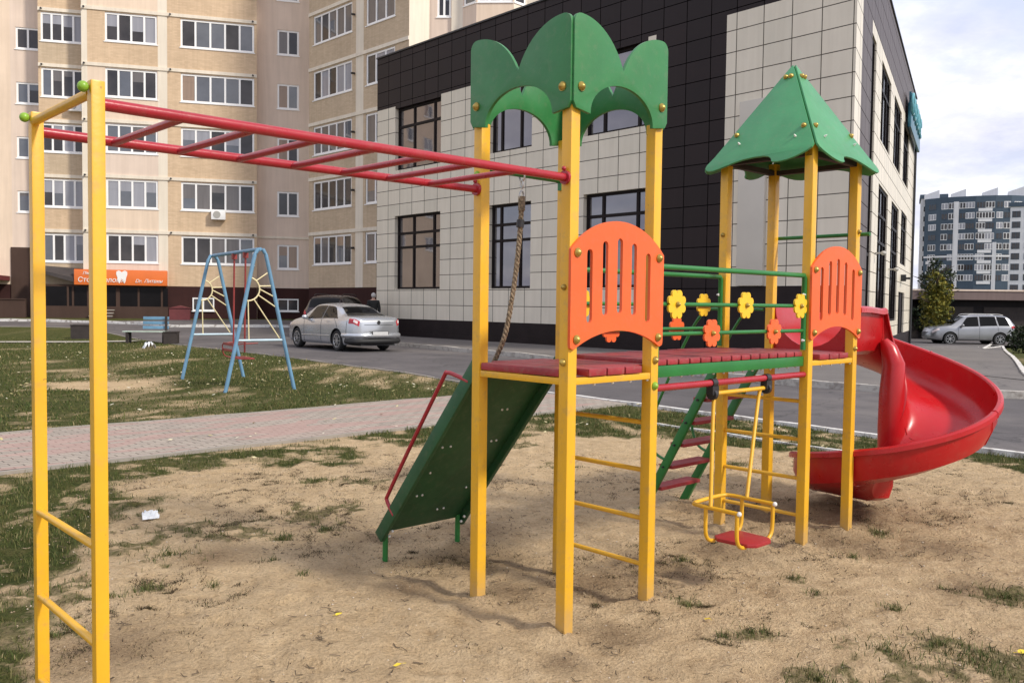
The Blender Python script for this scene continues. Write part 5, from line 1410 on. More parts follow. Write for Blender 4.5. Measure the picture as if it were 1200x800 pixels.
for k in range(4, nfl):
    z = k * fl_h + 0.9
    for i in range(6):
        for q in ((0.27, 0.73) if i not in (0, 5) else (0.5,)):
            x, y, a = on_sec(i, q); w = 2.3 if i in (2, 3) else 1.7
            if i in (0, 5): w = 2.4
            kind = (2, 0, 0, 2, 1, 0, 1)[(k * 3 + i * 2 + int(q * 2)) % 7]
            o = far_window(w, 1.75, kind); o.location = (x, y, z); o.rotation_euler = (0, 0, a)
    for i in ((3,) if k > 6 else (3, 0)):
        for f0, f1 in ((0.15, 0.85),):
            xa, ya, a = on_sec(i, f0); xb, yb, a = on_sec(i, f1); band.add([(xa, ya - 0.12, z - 0.95), (xb, yb - 0.12, z - 0.95), (xb, yb - 0.12, z - 0.1), (xa, ya - 0.12, z - 0.1)], [(0, 1, 2, 3)])
for i, f, k0, k1 in ((2, 0.05, 1, 12), (4, 0.0, 2, 8), (1, 0.98, 4, 12)):
    xa, ya, a = on_sec(i, f); band.add([(xa - 0.5, ya - 0.13, k0 * fl_h), (xa + 0.5, ya - 0.13, k0 * fl_h), (xa + 0.5, ya - 0.13, k1 * fl_h), (xa - 0.5, ya - 0.13, k1 * fl_h)], [(0, 1, 2, 3)])
for i in range(6):
    xa, ya, a = on_sec(i, 0); xb, yb, a = on_sec(i, 1); band.add([(xa, ya - 0.16, 6.6 * fl_h), (xb, yb - 0.16, 6.6 * fl_h), (xb, yb - 0.16, 6.6 * fl_h + 0.5), (xa, ya - 0.16, 6.6 * fl_h + 0.5)], [(0, 1, 2, 3)])
band.build('white_band', M['white_wall'], tower, smooth=False)

def slab_block(name, label, loc, rz, w, d, h, wallm, nf, nc, wkind):
    t = thing(name, label, 'building', loc, rz, 'distant towers behind the garages')
    MB().span((-w / 2, 0, 0), (w / 2, d, h)).build('wall', wallm, t, smooth=False)
    MB().span((-w / 2 - .3, -0.3, h), (w / 2 + .3, d, h + 1.2)).build('parapet', M['slate'], t, smooth=False)
    proto = None
    for k in range(nf):
        for c in range(nc):
            x = -w / 2 + w * (c + 0.5) / nc
            if proto is None:
                mb = MB().span((-w / nc * 0.33, -0.06, 0), (w / nc * 0.33, 0.02, 1.8), 0)
                for q in (0, 1): mb.add([(w / nc * (-0.29 + q * 0.31), -0.07, 0.15), (w / nc * (-0.02 + q * 0.31), -0.07, 0.15), (w / nc * (-0.02 + q * 0.31), -0.07, 1.68), (w / nc * (-0.29 + q * 0.31), -0.07, 1.68)], [(0, 1, 2, 3)], 1)
                proto = mb.build('window', [M['slate'] if wkind else M['upvc'], M['glass_flat_a']], t, smooth=False); o = proto
            else: o = proto.copy(); COL.objects.link(o)
            o.location = (x, 0, k * 2.95 + 1.0)
    return t
p = at(1203, 345, 245); slab_block('residential_tower', 'white walled tower with dark windows at the right edge behind the slate blue block', (p.x, p.y, -3), R(-28), 9.5, 14, 33.5, M['white_wall'], 11, 3, 1)
p = at(1091, 345, 262); slab_block('residential_tower', 'pale grey tower half hidden between the tiled building and the slate blue block', (p.x, p.y, -3), R(-24), 7.0, 14, 37.5, M['white_wall'], 12, 2, 0)
# low garage row
pg = at(1100, 352, 57.0)
gar = thing('garage_row', 'long low dark garages with dusty red roof edge behind the parked silver off-roader', 'building', (pg.x - 4, pg.y, -0.75), R(-3))
MB().span((-4, 0, 0), (28, 7, 2.9)).build('wall', M['garage'], gar, smooth=False)
MB().span((-4.2, -0.9, 2.9), (28.2, 7.2, 3.45)).build('roof', M['fascia'], gar, smooth=False)
MB().span((-4.2, -0.95, 3.452), (28.2, 7.2, 3.56)).build('roof_edge', M['pink'], gar, smooth=False)
for k in range(9):
    MB().span((-3.6 + k * 3.45, -0.06, 0.02), (-0.8 + k * 3.45, -0.003, 2.45)).build('garage_door', M['dark_wood'], gar, smooth=False)

# ------------------------------------------------------------------ trees and shrubs
def leaf_cloud(blobs, n, size, flat=0.6, lump=0.5):
    V = []; tot = sum(b[1] ** 2 for b in blobs); P_ = []
    for (c, r, sq) in blobs:
        k = int(n * r * r / tot); d = rng.normal(size=(k, 3)); d /= np.linalg.norm(d, axis=1)[:, None]
        rad = r * (0.45 + 0.6 * rng.random(k) ** 0.6) * (0.72 + 0.5 * vnoise(d[:, 0] * 3 + 40, d[:, 1] * 3 + d[:, 2] * 5 + 40))
        P_.append(np.array(c) + d * rad[:, None] * np.array(sq))
    P_ = np.concatenate(P_); k = len(P_)
    a = rng.normal(size=(k, 3)); a /= np.linalg.norm(a, axis=1)[:, None]
    b = rng.normal(size=(k, 3)); b -= a * (a * b).sum(1)[:, None]; b /= np.linalg.norm(b, axis=1)[:, None]
    s_ = size * rng.uniform(0.6, 1.4, k)[:, None]
    V = np.stack([P_ - a * s_, P_ - b * s_ * flat, P_ + a * s_, P_ + b * s_ * flat], 1).reshape(-1, 3)
    return V, (np.arange(k) * 4)[:, None] + np.array([[0, 1, 2, 3]])
def tree(name, label, cat, loc, h, blobs, n, size, mat, trunk_r=0.12, limbs=6, group=None):
    t = thing(name, label, cat, loc, random.uniform(0, 6), group)
    tk = MB(); tk.tube(smooth_path([(0, 0, -0.2), (0.05, 0.02, h * 0.3), (-0.03, 0.05, h * 0.6), (0.02, 0, h * 0.9)], 4), [trunk_r * (1 - 0.85 * i / 12) for i in range(13)], 8)
    for k in range(limbs):
        a = k * 2.4; z = h * (0.25 + 0.55 * k / limbs); L = h * 0.25
        tk.tube([(0, 0, z), (math.cos(a) * L * .5, math.sin(a) * L * .5, z + L * .35), (math.cos(a) * L, math.sin(a) * L, z + L * .55)], [trunk_r * .5, trunk_r * .3, trunk_r * .08], 6)
    tk.build('trunk', M['bark'], t)
    V, F4 = leaf_cloud(blobs, n, size); o = tris_object('crown', V, F4, M[mat], None); o.parent = t
    return t
p = at(1096, 380, 50.0); zz = float(ground_z(p.x, p.y))
tree('autumn_tree', 'small yellowing leafy tree beside the end of the tiled building', 'tree', (p.x, p.y, zz), 4.8, [((0, 0, 1.4), 0.85, (0.9, 0.9, 1.2)), ((-0.25, 0, 2.5), 0.8, (0.9, 0.9, 1.1)), ((0.4, -0.1, 2.0), 0.75, (0.9, 0.9, 1)), ((-0.1, 0.1, 3.6), 0.55, (0.9, 0.9, 1.3)), ((0.35, 0.2, 3.0), 0.6, (0.9, 0.9, 1))], 2600, 0.09, 'leaf_autumn')
p = at(1092, 380, 56.0)
tree('dark_conifer', 'dark narrow evergreen standing behind the yellowing tree', 'tree', (p.x, p.y, -0.5), 5.6, [((0, 0, 1.5), 1.1, (1, 1, 1)), ((0.2, 0, 2.7), 0.95, (1, 1, 1)), ((-0.1, 0, 3.8), 0.7, (1, 1, 1.1)), ((0.1, 0, 4.8), 0.4, (1, 1, 1.3))], 2600, 0.10, 'leaf_dark', group='dark evergreens by the garages')
p = at(1106, 380, 64.0)
tree('dark_conifer', 'dark evergreen just right of the narrow one with its top above the garages', 'tree', (p.x, p.y, -0.5), 5.2, [((0, 0, 1.8), 1.2, (1, 1, 1)), ((0.2, 0, 3.2), 1.0, (1, 1, 1)), ((-0.2, 0, 4.4), 0.6, (1, 1, 1.1))], 2000, 0.11, 'leaf_dark', group='dark evergreens by the garages')
for px, py, Y, s_, lab in ((1207, 404, 41, 0.85, 'dark bush at the right edge beside the side street'),):
    p = at(px, py, Y); zz = float(ground_z(p.x, p.y))
    tree('bush', lab, 'bush', (p.x, p.y, zz), 1.3 * s_, [((0, 0, 0.7 * s_), 0.9 * s_, (1.1, 1, 0.9)), ((0.5, 0.1, 0.5 * s_), 0.6 * s_, (1, 1, 1)), ((-0.4, 0, 0.9 * s_), 0.6 * s_, (1, 1, 1))], 1800, 0.07, 'leaf_dark', 0.05, 4)
# ------------------------------------------------------------------ vehicles
def pchip(xk, yk, x):
    """smooth monotone-ish interpolation of a profile"""
    xk, yk = np.array(xk, float), np.array(yk, float); h = np.diff(xk); d = np.diff(yk) / h; m = np.zeros(len(xk))
    for i in range(1, len(xk) - 1):
        if d[i - 1] * d[i] > 0: w1, w2 = 2 * h[i] + h[i - 1], h[i] + 2 * h[i - 1]; m[i] = (w1 + w2) / (w1 / d[i - 1] + w2 / d[i])
    m[0], m[-1] = d[0], d[-1]
    i = int(np.clip(np.searchsorted(xk, x) - 1, 0, len(xk) - 2)); t = (x - xk[i]) / h[i]
    return float((1 + 2 * t) * (1 - t) ** 2 * yk[i] + t * (1 - t) ** 2 * h[i] * m[i] + t * t * (3 - 2 * t) * yk[i + 1] + t * t * (t - 1) * h[i] * m[i + 1])

class Car:
    """body skinned over a smooth surface: x forward from the tail, v runs from the sill (0) over belt (0.5) to the roof centre (1)"""
    def __init__(s, L, belt, top, half, roofw, sill=0.22, tuck=0.93):
        s.L, s.belt, s.top, s.half, s.roofw, s.sill, s.tuck = L, belt, top, half, roofw, sill, tuck
    def pt(s, x, v, off=0.0):
        if off:
            e = 1e-3; p = s.pt(x, v); px = s.pt(min(x + e, s.L), v) - s.pt(max(x - e, 0), v); pv = s.pt(x, min(v + e, 1)) - s.pt(x, max(v - e, 0))
            n = px.cross(pv); 
            if n.length < 1e-12: n = Vector((0, 0, 1))
            n.normalize()
            c = Vector((s.L / 2, 0, 0.7))
            if n.dot(p - c) < 0: n = -n
            return p + n * off
        hw = pchip(*s.half, x); zb = pchip(*s.belt, x); zt = max(pchip(*s.top, x), zb + 0.015); rw = pchip(*s.roofw, x); zs = pchip(*s.sill, x) if isinstance(s.sill, tuple) else s.sill
        ks = [0, 0.10, 0.25, 0.40, 0.5, 0.62, 0.74, 0.82, 0.90, 1.0]
        h_ = zt - zb
        ys = [hw * s.tuck, hw * 0.985, hw * 1.0, hw * 0.985, hw * 0.955, hw * 0.955 + (rw - hw * 0.955) * 0.45, hw * 0.955 + (rw - hw * 0.955) * 0.88, rw * 0.93, rw * 0.72, 0.0]
        zz = [zs, zs + 0.09, zs + (zb - zs) * 0.42, zb - 0.10, zb, zb + h_ * 0.45, zb + h_ * 0.84, zb + h_ * 0.945, zt - h_ * 0.012, zt + 0.012]
        return Vector((x, pchip(ks, ys, v), pchip(ks, zz, v)))
    def body(s, mats, wheels, parent, wr):
        xs = sorted(set(list(np.linspace(0, s.L, 90)))); vs_ = np.linspace(0, 1, 34)
        mb = MB(); nv = len(vs_) * 2 - 1; V = []
        for x in xs:
            row = [s.pt(x, v) for v in vs_]
            V += [(p.x, -p.y, p.z) for p in row] + [(p.x, p.y, p.z) for p in reversed(row[:-1])]
        F_ = []
        for i in range(len(xs) - 1):
            for k in range(nv - 1): F_.append((i * nv + k, i * nv + k + 1, (i + 1) * nv + k + 1, (i + 1) * nv + k))
            F_.append((i * nv, (i + 1) * nv, (i + 1) * nv + nv - 1, i * nv + nv - 1))
        F_.append(tuple(range(nv))); F_.append(tuple((len(xs) - 1) * nv + k for k in reversed(range(nv))))
        mb.add(V, F_)
        o = mb.build('body', mats, parent, angle=38)
        # wheel arches are cut out of the body
        cut = MB()
        for x in wheels:
            for sd_ in (-1, 1): cut.tube([(x, sd_ * 0.58, wr + 0.005), (x, sd_ * 1.3, wr + 0.005)], wr + 0.055, 28)
        co = cut.build('cut', mats[1], None, smooth=False)
        md = o.modifiers.new('b', 'BOOLEAN'); md.operation = 'DIFFERENCE'; md.object = co; md.solver = 'EXACT'
        co.parent = parent
        bpy.context.view_layer.update()
        dg = bpy.context.evaluated_depsgraph_get(); me = bpy.data.meshes.new_from_object(o.evaluated_get(dg))
        o.modifiers.clear(); o.data = me; bpy.data.objects.remove(co)
        for p in me.polygons:
            c = p.center
            for x in wheels:
                r = math.hypot(c.x - x, c.z - wr - 0.005)
                if (abs(r - wr - 0.055) < 0.02 or r < wr + 0.05) and abs(p.normal.y) < 0.98 and abs(c.y) > 0.5 and r < wr + 0.07:
                    d = Vector((c.x - x, 0, c.z - wr)); 
                    if p.normal.dot(d) < 0: p.material_index = 1
                if abs(abs(c.y) - 0.58) < 0.01 and r < wr + 0.06: p.material_index = 1
        return o
    def patch(s, name, mat, parent, region, sides=(-1, 1), off=0.006, n=10, m=8, thick=True):
        """region(a, b) -> (x, v), a and b in 0..1"""
        outs = []
        for sd_ in sides:
            mb = MB(); V = []
            for o_ in (off, -0.004):
                for i in range(n + 1):
                    for k in range(m + 1):
                        x, v = region(i / n, k / m); p = s.pt(float(np.clip(x, 0, s.L)), float(np.clip(v, 0, 1)), o_); V.append((p.x, p.y * sd_, p.z))
            q = (n + 1) * (m + 1); F_ = []
            for i in range(n):
                for k in range(m):
                    a = i * (m + 1) + k; F_.append((a, a + 1, a + m + 2, a + m + 1)); F_.append((q + a, q + a + m + 1, q + a + m + 2, q + a + 1))
            bd = [i * (m + 1) for i in range(n + 1)] + [n * (m + 1) + k for k in range(1, m + 1)] + [i * (m + 1) + m for i in range(n - 1, -1, -1)] + [k for k in range(m - 1, 0, -1)]
            for i in range(len(bd)): a, b = bd[i], bd[(i + 1) % len(bd)]; F_.append((a, b, q + b, q + a))
            outs.append(mb.add(V, F_).build(name, mat, parent, angle=30))
        return outs
def wheel(parent, x, y, r, w=0.2, spokes=10):
    sd_ = 1 if y > 0 else -1
    mb = MB(); prof = [(r * 0.66, -w / 2), (r * 0.90, -w / 2 - 0.006), (r * 0.985, -w / 2 + 0.03), (r, -w / 4), (r, w / 4), (r * 0.985, w / 2 - 0.03), (r * 0.90, w / 2 + 0.006), (r * 0.66, w / 2)]
    n = 28; V = [(x + p * math.cos(2 * math.pi * i / n), y + q, r + p * math.sin(2 * math.pi * i / n)) for i in range(n) for p, q in prof]; k = len(prof)
    F_ = [(i * k + j, i * k + (j + 1) % k, ((i + 1) % n) * k + (j + 1) % k, ((i + 1) % n) * k + j) for i in range(n) for j in range(k)]
    t = mb.add(V, F_).build('wheel', M['tyre'], parent)
    rm = MB(); f = y + sd_ * (w / 2 - 0.015)
    rm.tube([(x + r * 0.64 * math.cos(a), f, r + r * 0.64 * math.sin(a)) for a in np.linspace(0, 2 * math.pi, 25)[:-1]], 0.018, 6, closed=True)
    for i in range(spokes):
        a = 2 * math.pi * i / spokes
        rm.beam((x + 0.04 * math.cos(a), f, r + 0.04 * math.sin(a)), (x + r * 0.62 * math.cos(a), f, r + r * 0.62 * math.sin(a)), 0.026, 0.045, (0, 1, 0))
    rm.tube([(x, f - sd_ * 0.02, r), (x, f + sd_ * 0.012, r)], 0.055, 14)
    rm.build('rim', M['rim'], t)
    MB().tube([(x, y - sd_ * 0.07, r), (x, f - sd_ * 0.03, r)], r * 0.64, 20).build('brake_disc', M['black_plastic'], t)
    return t
def lerp(a, b, t): return a + (b - a) * t
def seam(car, parent, x0, v0, x1, v1, name='panel_gap'):
    pts = []
    for i in range(15): p = car.pt(lerp(x0, x1, i / 14), lerp(v0, v1, i / 14), 0.001); pts.append(p)
    return pts
def make_sedan(paint_):
    t = thing('parked_sedan', 'silver four-door saloon car parked on the road with its tail to the camera', 'car')
    L = 4.75
    c = Car(L, belt=([0, 0.15, 0.9, 2.6, 3.5, 4.3, 4.75], [0.88, 0.985, 0.985, 0.935, 0.90, 0.80, 0.62]),
            top=([0, 0.08, 0.25, 0.62, 0.85, 1.35, 1.75, 2.3, 2.75, 3.15, 3.62, 4.0, 4.45, 4.75], [0.93, 1.03, 1.075, 1.09, 1.14, 1.37, 1.452, 1.475, 1.45, 1.28, 1.015, 0.955, 0.86, 0.66]),
            half=([0, 0.12, 0.45, 1.2, 2.4, 3.6, 4.3, 4.62, 4.75], [0.62, 0.80, 0.88, 0.91, 0.912, 0.905, 0.85, 0.70, 0.50]),
            roofw=([0, 0.2, 0.7, 0.9, 1.4, 2.3, 2.9, 3.4, 3.7, 4.4, 4.75], [0.56, 0.72, 0.74, 0.68, 0.585, 0.585, 0.60, 0.68, 0.75, 0.70, 0.45]),
            sill=([0, 0.3, 0.7, 4.1, 4.75], [0.34, 0.26, 0.20, 0.20, 0.26]))
    WX, WR = (1.02, 3.73), 0.325
    body = c.body([paint_, M['black_plastic']], WX, t, WR)
    # side glass as a run of panes between belt and roof edge
    def side_glass(x0b, x1b, x0t, x1t, v0=0.525, v1=0.745):
        return lambda a, b: (lerp(lerp(x0b, x1b, a), lerp(x0t, x1t, a), b ** 1.0), lerp(v0, v1, b))
    c.patch('side_window', M['glass_car'], t, side_glass(0.98, 1.98, 1.52, 1.98))
    c.patch('side_window', M['glass_car'], t, side_glass(2.05, 3.10, 2.05, 2.72))
    c.patch('rear_window', M['glass_car'], t, lambda a, b: (lerp(0.70, 1.34, a), lerp(0.84, 1.0, b)), off=0.006)
    c.patch('windscreen', M['glass_car'], t, lambda a, b: (lerp(2.86, 3.52, a), lerp(0.84, 1.0, b)))
    c.patch('tail_light', M['tail_red'], t, lambda a, b: (lerp(0.03, 0.34, b ** 1.6), lerp(0.385, 0.56, a)), off=0.008)
    c.patch('lamp_insert', M['lamp_clear'], t, lambda a, b: (lerp(0.06, 0.15, b), lerp(0.42, 0.50, a)), off=0.012, n=4, m=4)
    c.patch('headlight', M['lamp_clear'], t, lambda a, b: (lerp(4.33, 4.66, a), lerp(0.42, 0.55, b)), off=0.008)
    dk = MB()
    for x0, v0, x1, v1 in ((2.015, 0.06, 2.015, 0.76), (0.94, 0.30, 1.48, 0.74), (3.16, 0.06, 3.2, 0.5), (0.5, 0.1, 0.42, 0.45)):
        for sd_ in (-1, 1):
            pts = [(p.x, p.y * sd_, p.z) for p in seam(c, t, x0, v0, x1, v1)]; dk.tube(pts, 0.006, 5)
    dk.tube([(-0.002, -0.5, 0.83), (-0.004, 0.5, 0.83)], 0.007, 5)
    dk.build('panel_gap', M['black_plastic'], t)
    ch = MB()
    for sd_ in (-1, 1):
        for x in (1.55, 2.55):
            p = c.pt(x, 0.43, 0.012); ch.tube([(x - 0.10, p.y * sd_, p.z), (x, (p.y + 0.012) * sd_, p.z), (x + 0.10, p.y * sd_, p.z)], 0.012, 8)
    ch.build('door_handle', paint_, t)
    rb_ = MB()
    for sd_ in (-1, 1):
        pts = [(lambda p: (p.x, p.y * sd_, p.z))(c.pt(x, 0.22, 0.006)) for x in np.linspace(1.45, 3.3, 12)]; rb_.tube(pts, 0.014, 6)
    rb_.build('rubbing_strip', M['steel'], t)
    for sd_ in (-1, 1):
        p = c.pt(3.0, 0.52); MB().ball((3.0, (p.y + 0.10) * sd_, p.z + 0.07), 0.10, 12, 8, sq=(0.75, 1.1, 0.75)).tube([(3.0, p.y * sd_, p.z + 0.01), (3.0, (p.y + 0.08) * sd_, p.z + 0.05)], 0.03, 8).build('wing_mirror', paint_, t)
    # rear bumper shelf, plate, badge, exhaust
    bp = MB(); bp.tube(smooth_path([(0.62, -0.895, 0.50), (0.20, -0.83, 0.50), (-0.015, -0.58, 0.50), (-0.035, 0, 0.50), (-0.015, 0.58, 0.50), (0.20, 0.83, 0.50), (0.62, 0.895, 0.50)], 5), 0.075, 10); bp.build('rear_bumper', paint_, t)
    bq = MB(); bq.tube(smooth_path([(0.5, -0.84, 0.33), (0.10, -0.74, 0.33), (-0.005, 0, 0.33), (0.10, 0.74, 0.33), (0.5, 0.84, 0.33)], 5), 0.085, 10); bq.build('bumper_skirt', M['black_plastic'], t)
    pl = MB().span((-0.118, -0.27, 0.50), (-0.106, 0.27, 0.62)).build('number_plate', M['plate'], t, bevel=0.004)
    MB().span((-0.106, -0.30, 0.485), (-0.098, 0.30, 0.635)).build('plate_frame', M['black_plastic'], t)
    MB().tube([(-0.012, 0, 0.90), (-0.002, 0, 0.90)], 0.06, 18).build('boot_badge', M['black_metal'], t)
    MB().span((0.03, -0.6, 0.19), (4.5, 0.6, 0.30)).build('underbody', M['black_plastic'], t)
    for x in WX:
        for sd_ in (-1, 1): wheel(t, x, sd_ * 0.785, WR, 0.205, 8)
    return t
def make_suv(name, label, paint_, hi=1.72, L=4.62, rails=True):
    t = thing(name, label, 'car')
    k = hi / 1.72
    c = Car(L, belt=([0, 0.2, 1.0, 2.6, 3.4, 4.2, L], [0.95, 1.06, 1.06, 1.0, 0.985, 0.90, 0.66]),
            top=([0, 0.05, 0.18, 0.42, 0.7, 1.4, 2.2, 2.7, 3.1, 3.45, 3.6, 4.0, 4.4, L], [1.02, 1.12, 1.30, 1.58, 1.66, 1.695, 1.68, 1.62, 1.42, 1.17, 1.10, 1.06, 0.96, 0.72]),
            half=([0, 0.1, 0.4, 1.2, 2.4, 3.5, 4.2, 4.5, L], [0.66, 0.80, 0.88, 0.905, 0.905, 0.90, 0.84, 0.70, 0.52]),
            roofw=([0, 0.3, 0.8, 2.4, 3.0, 3.4, 3.7, 4.3, L], [0.60, 0.62, 0.63, 0.63, 0.655, 0.72, 0.78, 0.70, 0.46]),
            sill=([0, 0.3, 0.7, 4.0, L], [0.42, 0.33, 0.28, 0.28, 0.36]))
    WX, WR = (0.95, 3.62), 0.355
    c.body([paint_, M['black_plastic']], WX, t, WR)
    sg_ = lambda x0b, x1b, x0t, x1t: (lambda a, b: (lerp(lerp(x0b, x1b, a), lerp(x0t, x1t, a), b), lerp(0.525, 0.755, b)))
    c.patch('side_window', M['glass_car'], t, sg_(0.42, 1.02, 0.62, 1.12)); c.patch('side_window', M['glass_car'], t, sg_(1.10, 2.02, 1.18, 2.02)); c.patch('side_window', M['glass_car'], t, sg_(2.09, 3.10, 2.09, 2.66))
    c.patch('rear_window', M['glass_car'], t, lambda a, b: (lerp(0.11, 0.43, a), lerp(0.80, 1.0, b)))
    c.patch('windscreen', M['glass_car'], t, lambda a, b: (lerp(2.80, 3.42, a), lerp(0.84, 1.0, b)))
    c.patch('tail_light', M['tail_red'], t, lambda a, b: (lerp(0.03, 0.34, b ** 1.5), lerp(0.41, 0.54, a)), off=0.01)
    c.patch('headlight', M['lamp_clear'], t, lambda a, b: (lerp(4.18, 4.52, a), lerp(0.42, 0.56, b)), off=0.008)
    dk = MB()
    for x0, v0, x1, v1 in ((2.055, 0.06, 2.055, 0.76), (1.06, 0.32, 1.10, 0.74), (3.16, 0.06, 3.2, 0.5)):
        for sd_ in (-1, 1): dk.tube([(p.x, p.y * sd_, p.z) for p in seam(c, t, x0, v0, x1, v1)], 0.006, 5)
    dk.build('panel_gap', M['black_plastic'], t)
    cl_ = MB()
    for sd_ in (-1, 1):
        cl_.tube([(lambda p: (p.x, p.y * sd_, p.z))(c.pt(x, 0.04, 0.004)) for x in np.linspace(1.4, 3.2, 10)], 0.035, 6)
    cl_.build('sill_trim', M['black_plastic'], t)
    for sd_ in (-1, 1):
        p = c.pt(3.0, 0.52); MB().ball((3.0, (p.y + 0.10) * sd_, p.z + 0.08), 0.11, 12, 8, sq=(0.75, 1.1, 0.8)).build('wing_mirror', paint_, t)
        if rails: MB().tube(smooth_path([(0.7, sd_ * 0.58, 1.68), (0.95, sd_ * 0.58, 1.735), (1.7, sd_ * 0.58, 1.745), (2.4, sd_ * 0.58, 1.73), (2.6, sd_ * 0.58, 1.66)], 4), 0.016, 6).build('roof_rail', M['steel'] if paint_ is not M['car_black'] else M['black_metal'], t)
    MB().span((-0.03, -0.26, 0.82), (-0.01, 0.26, 0.93)).build('number_plate', M['plate'], t, bevel=0.004)
    MB().tube(smooth_path([(0.5, -0.86, 0.58), (0.10, -0.76, 0.58), (-0.03, 0, 0.58), (0.10, 0.76, 0.58), (0.5, 0.86, 0.58)], 5), 0.085, 10).build('rear_bumper', paint_, t)
    MB().span((0.05, -0.6, 0.26), (4.3, 0.6, 0.40)).build('underbody', M['black_plastic'], t)
    for x in WX:
        for sd_ in (-1, 1): wheel(t, x, sd_ * 0.79, WR, 0.22, 7)
    return t
def park(t, rear_axle_x, pos, az_deg):
    """az: heading measured clockwise from +Y"""
    a = R(90 - az_deg); d = Vector((math.cos(a), math.sin(a)))
    x, y = pos[0] - d.x * rear_axle_x, pos[1] - d.y * rear_axle_x
    cx, cy = x + d.x * 2.3, y + d.y * 2.3
    t.location = (x, y, float(ground_z(cx, cy)) + 0.022); t.rotation_euler = (0, 0, a)
sed = make_sedan(M['car_silver']); park(sed, 1.02, (-4.75, 27.50), -40)
su = make_suv('parked_suv', 'dark cherry off-roader parked by the flats behind the silver saloon', M['car_black'], rails=True); park(su, 0.95, (-7.38, 35.3), 7)
s2_ = make_suv('parked_suv', 'silver estate-style off-roader parked side-on before the dark garages', M['car_grey']); pz = at(1171, 404.5, 49.0); park(s2_, 0.95, (pz.x - 0.4, pz.y), -86)
s2_.location.z = pz.z + 0.0

# ------------------------------------------------------------------ person behind the saloon
pp = at(437.5, 380, 36.2)
per = thing('person', 'grey haired person in a dark jacket standing by the corner of the tiled building', 'person', (pp.x, pp.y, 0.15), R(200))
def skin_mesh(name, verts, edges, radii, mat, parent, root=0, sub=2):
    me = bpy.data.meshes.new(name); me.from_pydata(verts, edges, []); o = bpy.data.objects.new(name, me); COL.objects.link(o)
    sk = o.modifiers.new('s', 'SKIN'); 
    for d, r in zip(me.skin_vertices[0].data, radii): d.radius = r if isinstance(r, tuple) else (r, r)
    me.skin_vertices[0].data[root].use_root = True
    sb_ = o.modifiers.new('u', 'SUBSURF'); sb_.levels = sub; sb_.render_levels = sub
    bpy.context.view_layer.update()
    dg = bpy.context.evaluated_depsgraph_get(); m2 = bpy.data.meshes.new_from_object(o.evaluated_get(dg)); o.modifiers.clear(); o.data = m2
    m2.materials.clear(); m2.materials.append(mat)
    for p in m2.polygons: p.use_smooth = True
    o.parent = parent; return o
v = [(0, 0, 0.93), (0, 0.0, 1.12), (0, 0, 1.32), (0, 0, 1.45), (0, -0.01, 1.52), (0, -0.02, 1.60), (0, -0.01, 1.68),
     (-0.10, 0, 0.88), (-0.11, -0.02, 0.48), (-0.11, 0.02, 0.09), (-0.12, -0.12, 0.03), (0.10, 0, 0.88), (0.11, -0.03, 0.48), (0.11, 0.02, 0.09), (0.12, -0.12, 0.03),
     (-0.19, 0, 1.41), (-0.24, 0.02, 1.12), (-0.24, -0.06, 0.87), (-0.24, -0.09, 0.78), (0.19, 0, 1.41), (0.24, 0.02, 1.12), (0.23, -0.10, 0.90), (0.22, -0.14, 0.82)]
ed = [(0, 1), (1, 2), (2, 3), (3, 4), (4, 5), (5, 6), (0, 7), (7, 8), (8, 9), (9, 10), (0, 11), (11, 12), (12, 13), (13, 14), (3, 15), (15, 16), (16, 17), (17, 18), (3, 19), (19, 20), (20, 21), (21, 22)]
rd_ = [(.15, .11), (.14, .11), (.16, .12), (.12, .09), .055, (.075, .09), (.07, .085), .085, .06, .045, .045, .085, .06, .045, .045, .065, .05, .038, .03, .065, .05, .038, .03]
skin_mesh('body', v, ed, rd_, M['skin'], per)
jv = [(0, 0, 0.86), (0, 0, 1.12), (0, 0, 1.32), (0, 0, 1.44), (-0.19, 0, 1.41), (-0.245, 0.02, 1.12), (-0.24, -0.05, 0.89), (0.19, 0, 1.41), (0.245, 0.02, 1.12), (0.235, -0.09, 0.92), (0, 0, 1.49)]
skin_mesh('jacket', jv, [(0, 1), (1, 2), (2, 3), (3, 4), (4, 5), (5, 6), (3, 7), (7, 8), (8, 9), (3, 10)], [(.19, .145), (.18, .14), (.195, .15), (.15, .12), .09, .07, .06, .09, .07, .06, .075], M['jacket'], per)
tv = [(0, 0, 0.92), (-0.10, 0, 0.86), (-0.11, -0.02, 0.48), (-0.11, 0.015, 0.10), (0.10, 0, 0.86), (0.11, -0.03, 0.48), (0.11, 0.015, 0.10)]
skin_mesh('trousers', tv, [(0, 1), (1, 2), (2, 3), (0, 4), (4, 5), (5, 6)], [(.165, .125), .10, .078, .066, .10, .078, .066], M['trousers'], per)
hm = MB().ball((0, 0.02, 1.675), 0.108, 16, 12, sq=(0.92, 1.02, 1.05)); hm.v = [(x, y, z if z > 1.60 else 1.60 + (z - 1.60) * 0.4) if y > -0.04 else (x * 0.9, y * 0.55, z + 0.03 if z > 1.66 else 1.69) for x, y, z in hm.v]
hm.build('hair', M['hair_grey'], per)
fc = MB().ball((0, -0.115, 1.60), 0.014, 8, 6, sq=(0.8, 1.2, 1.2)); fc.build('nose', M['skin'], per)
ey = MB()
for s_ in (-0.03, 0.03): ey.ball((s_, -0.10, 1.625), 0.009, 8, 6)
ey.build('eyes', M['black_metal'], per)

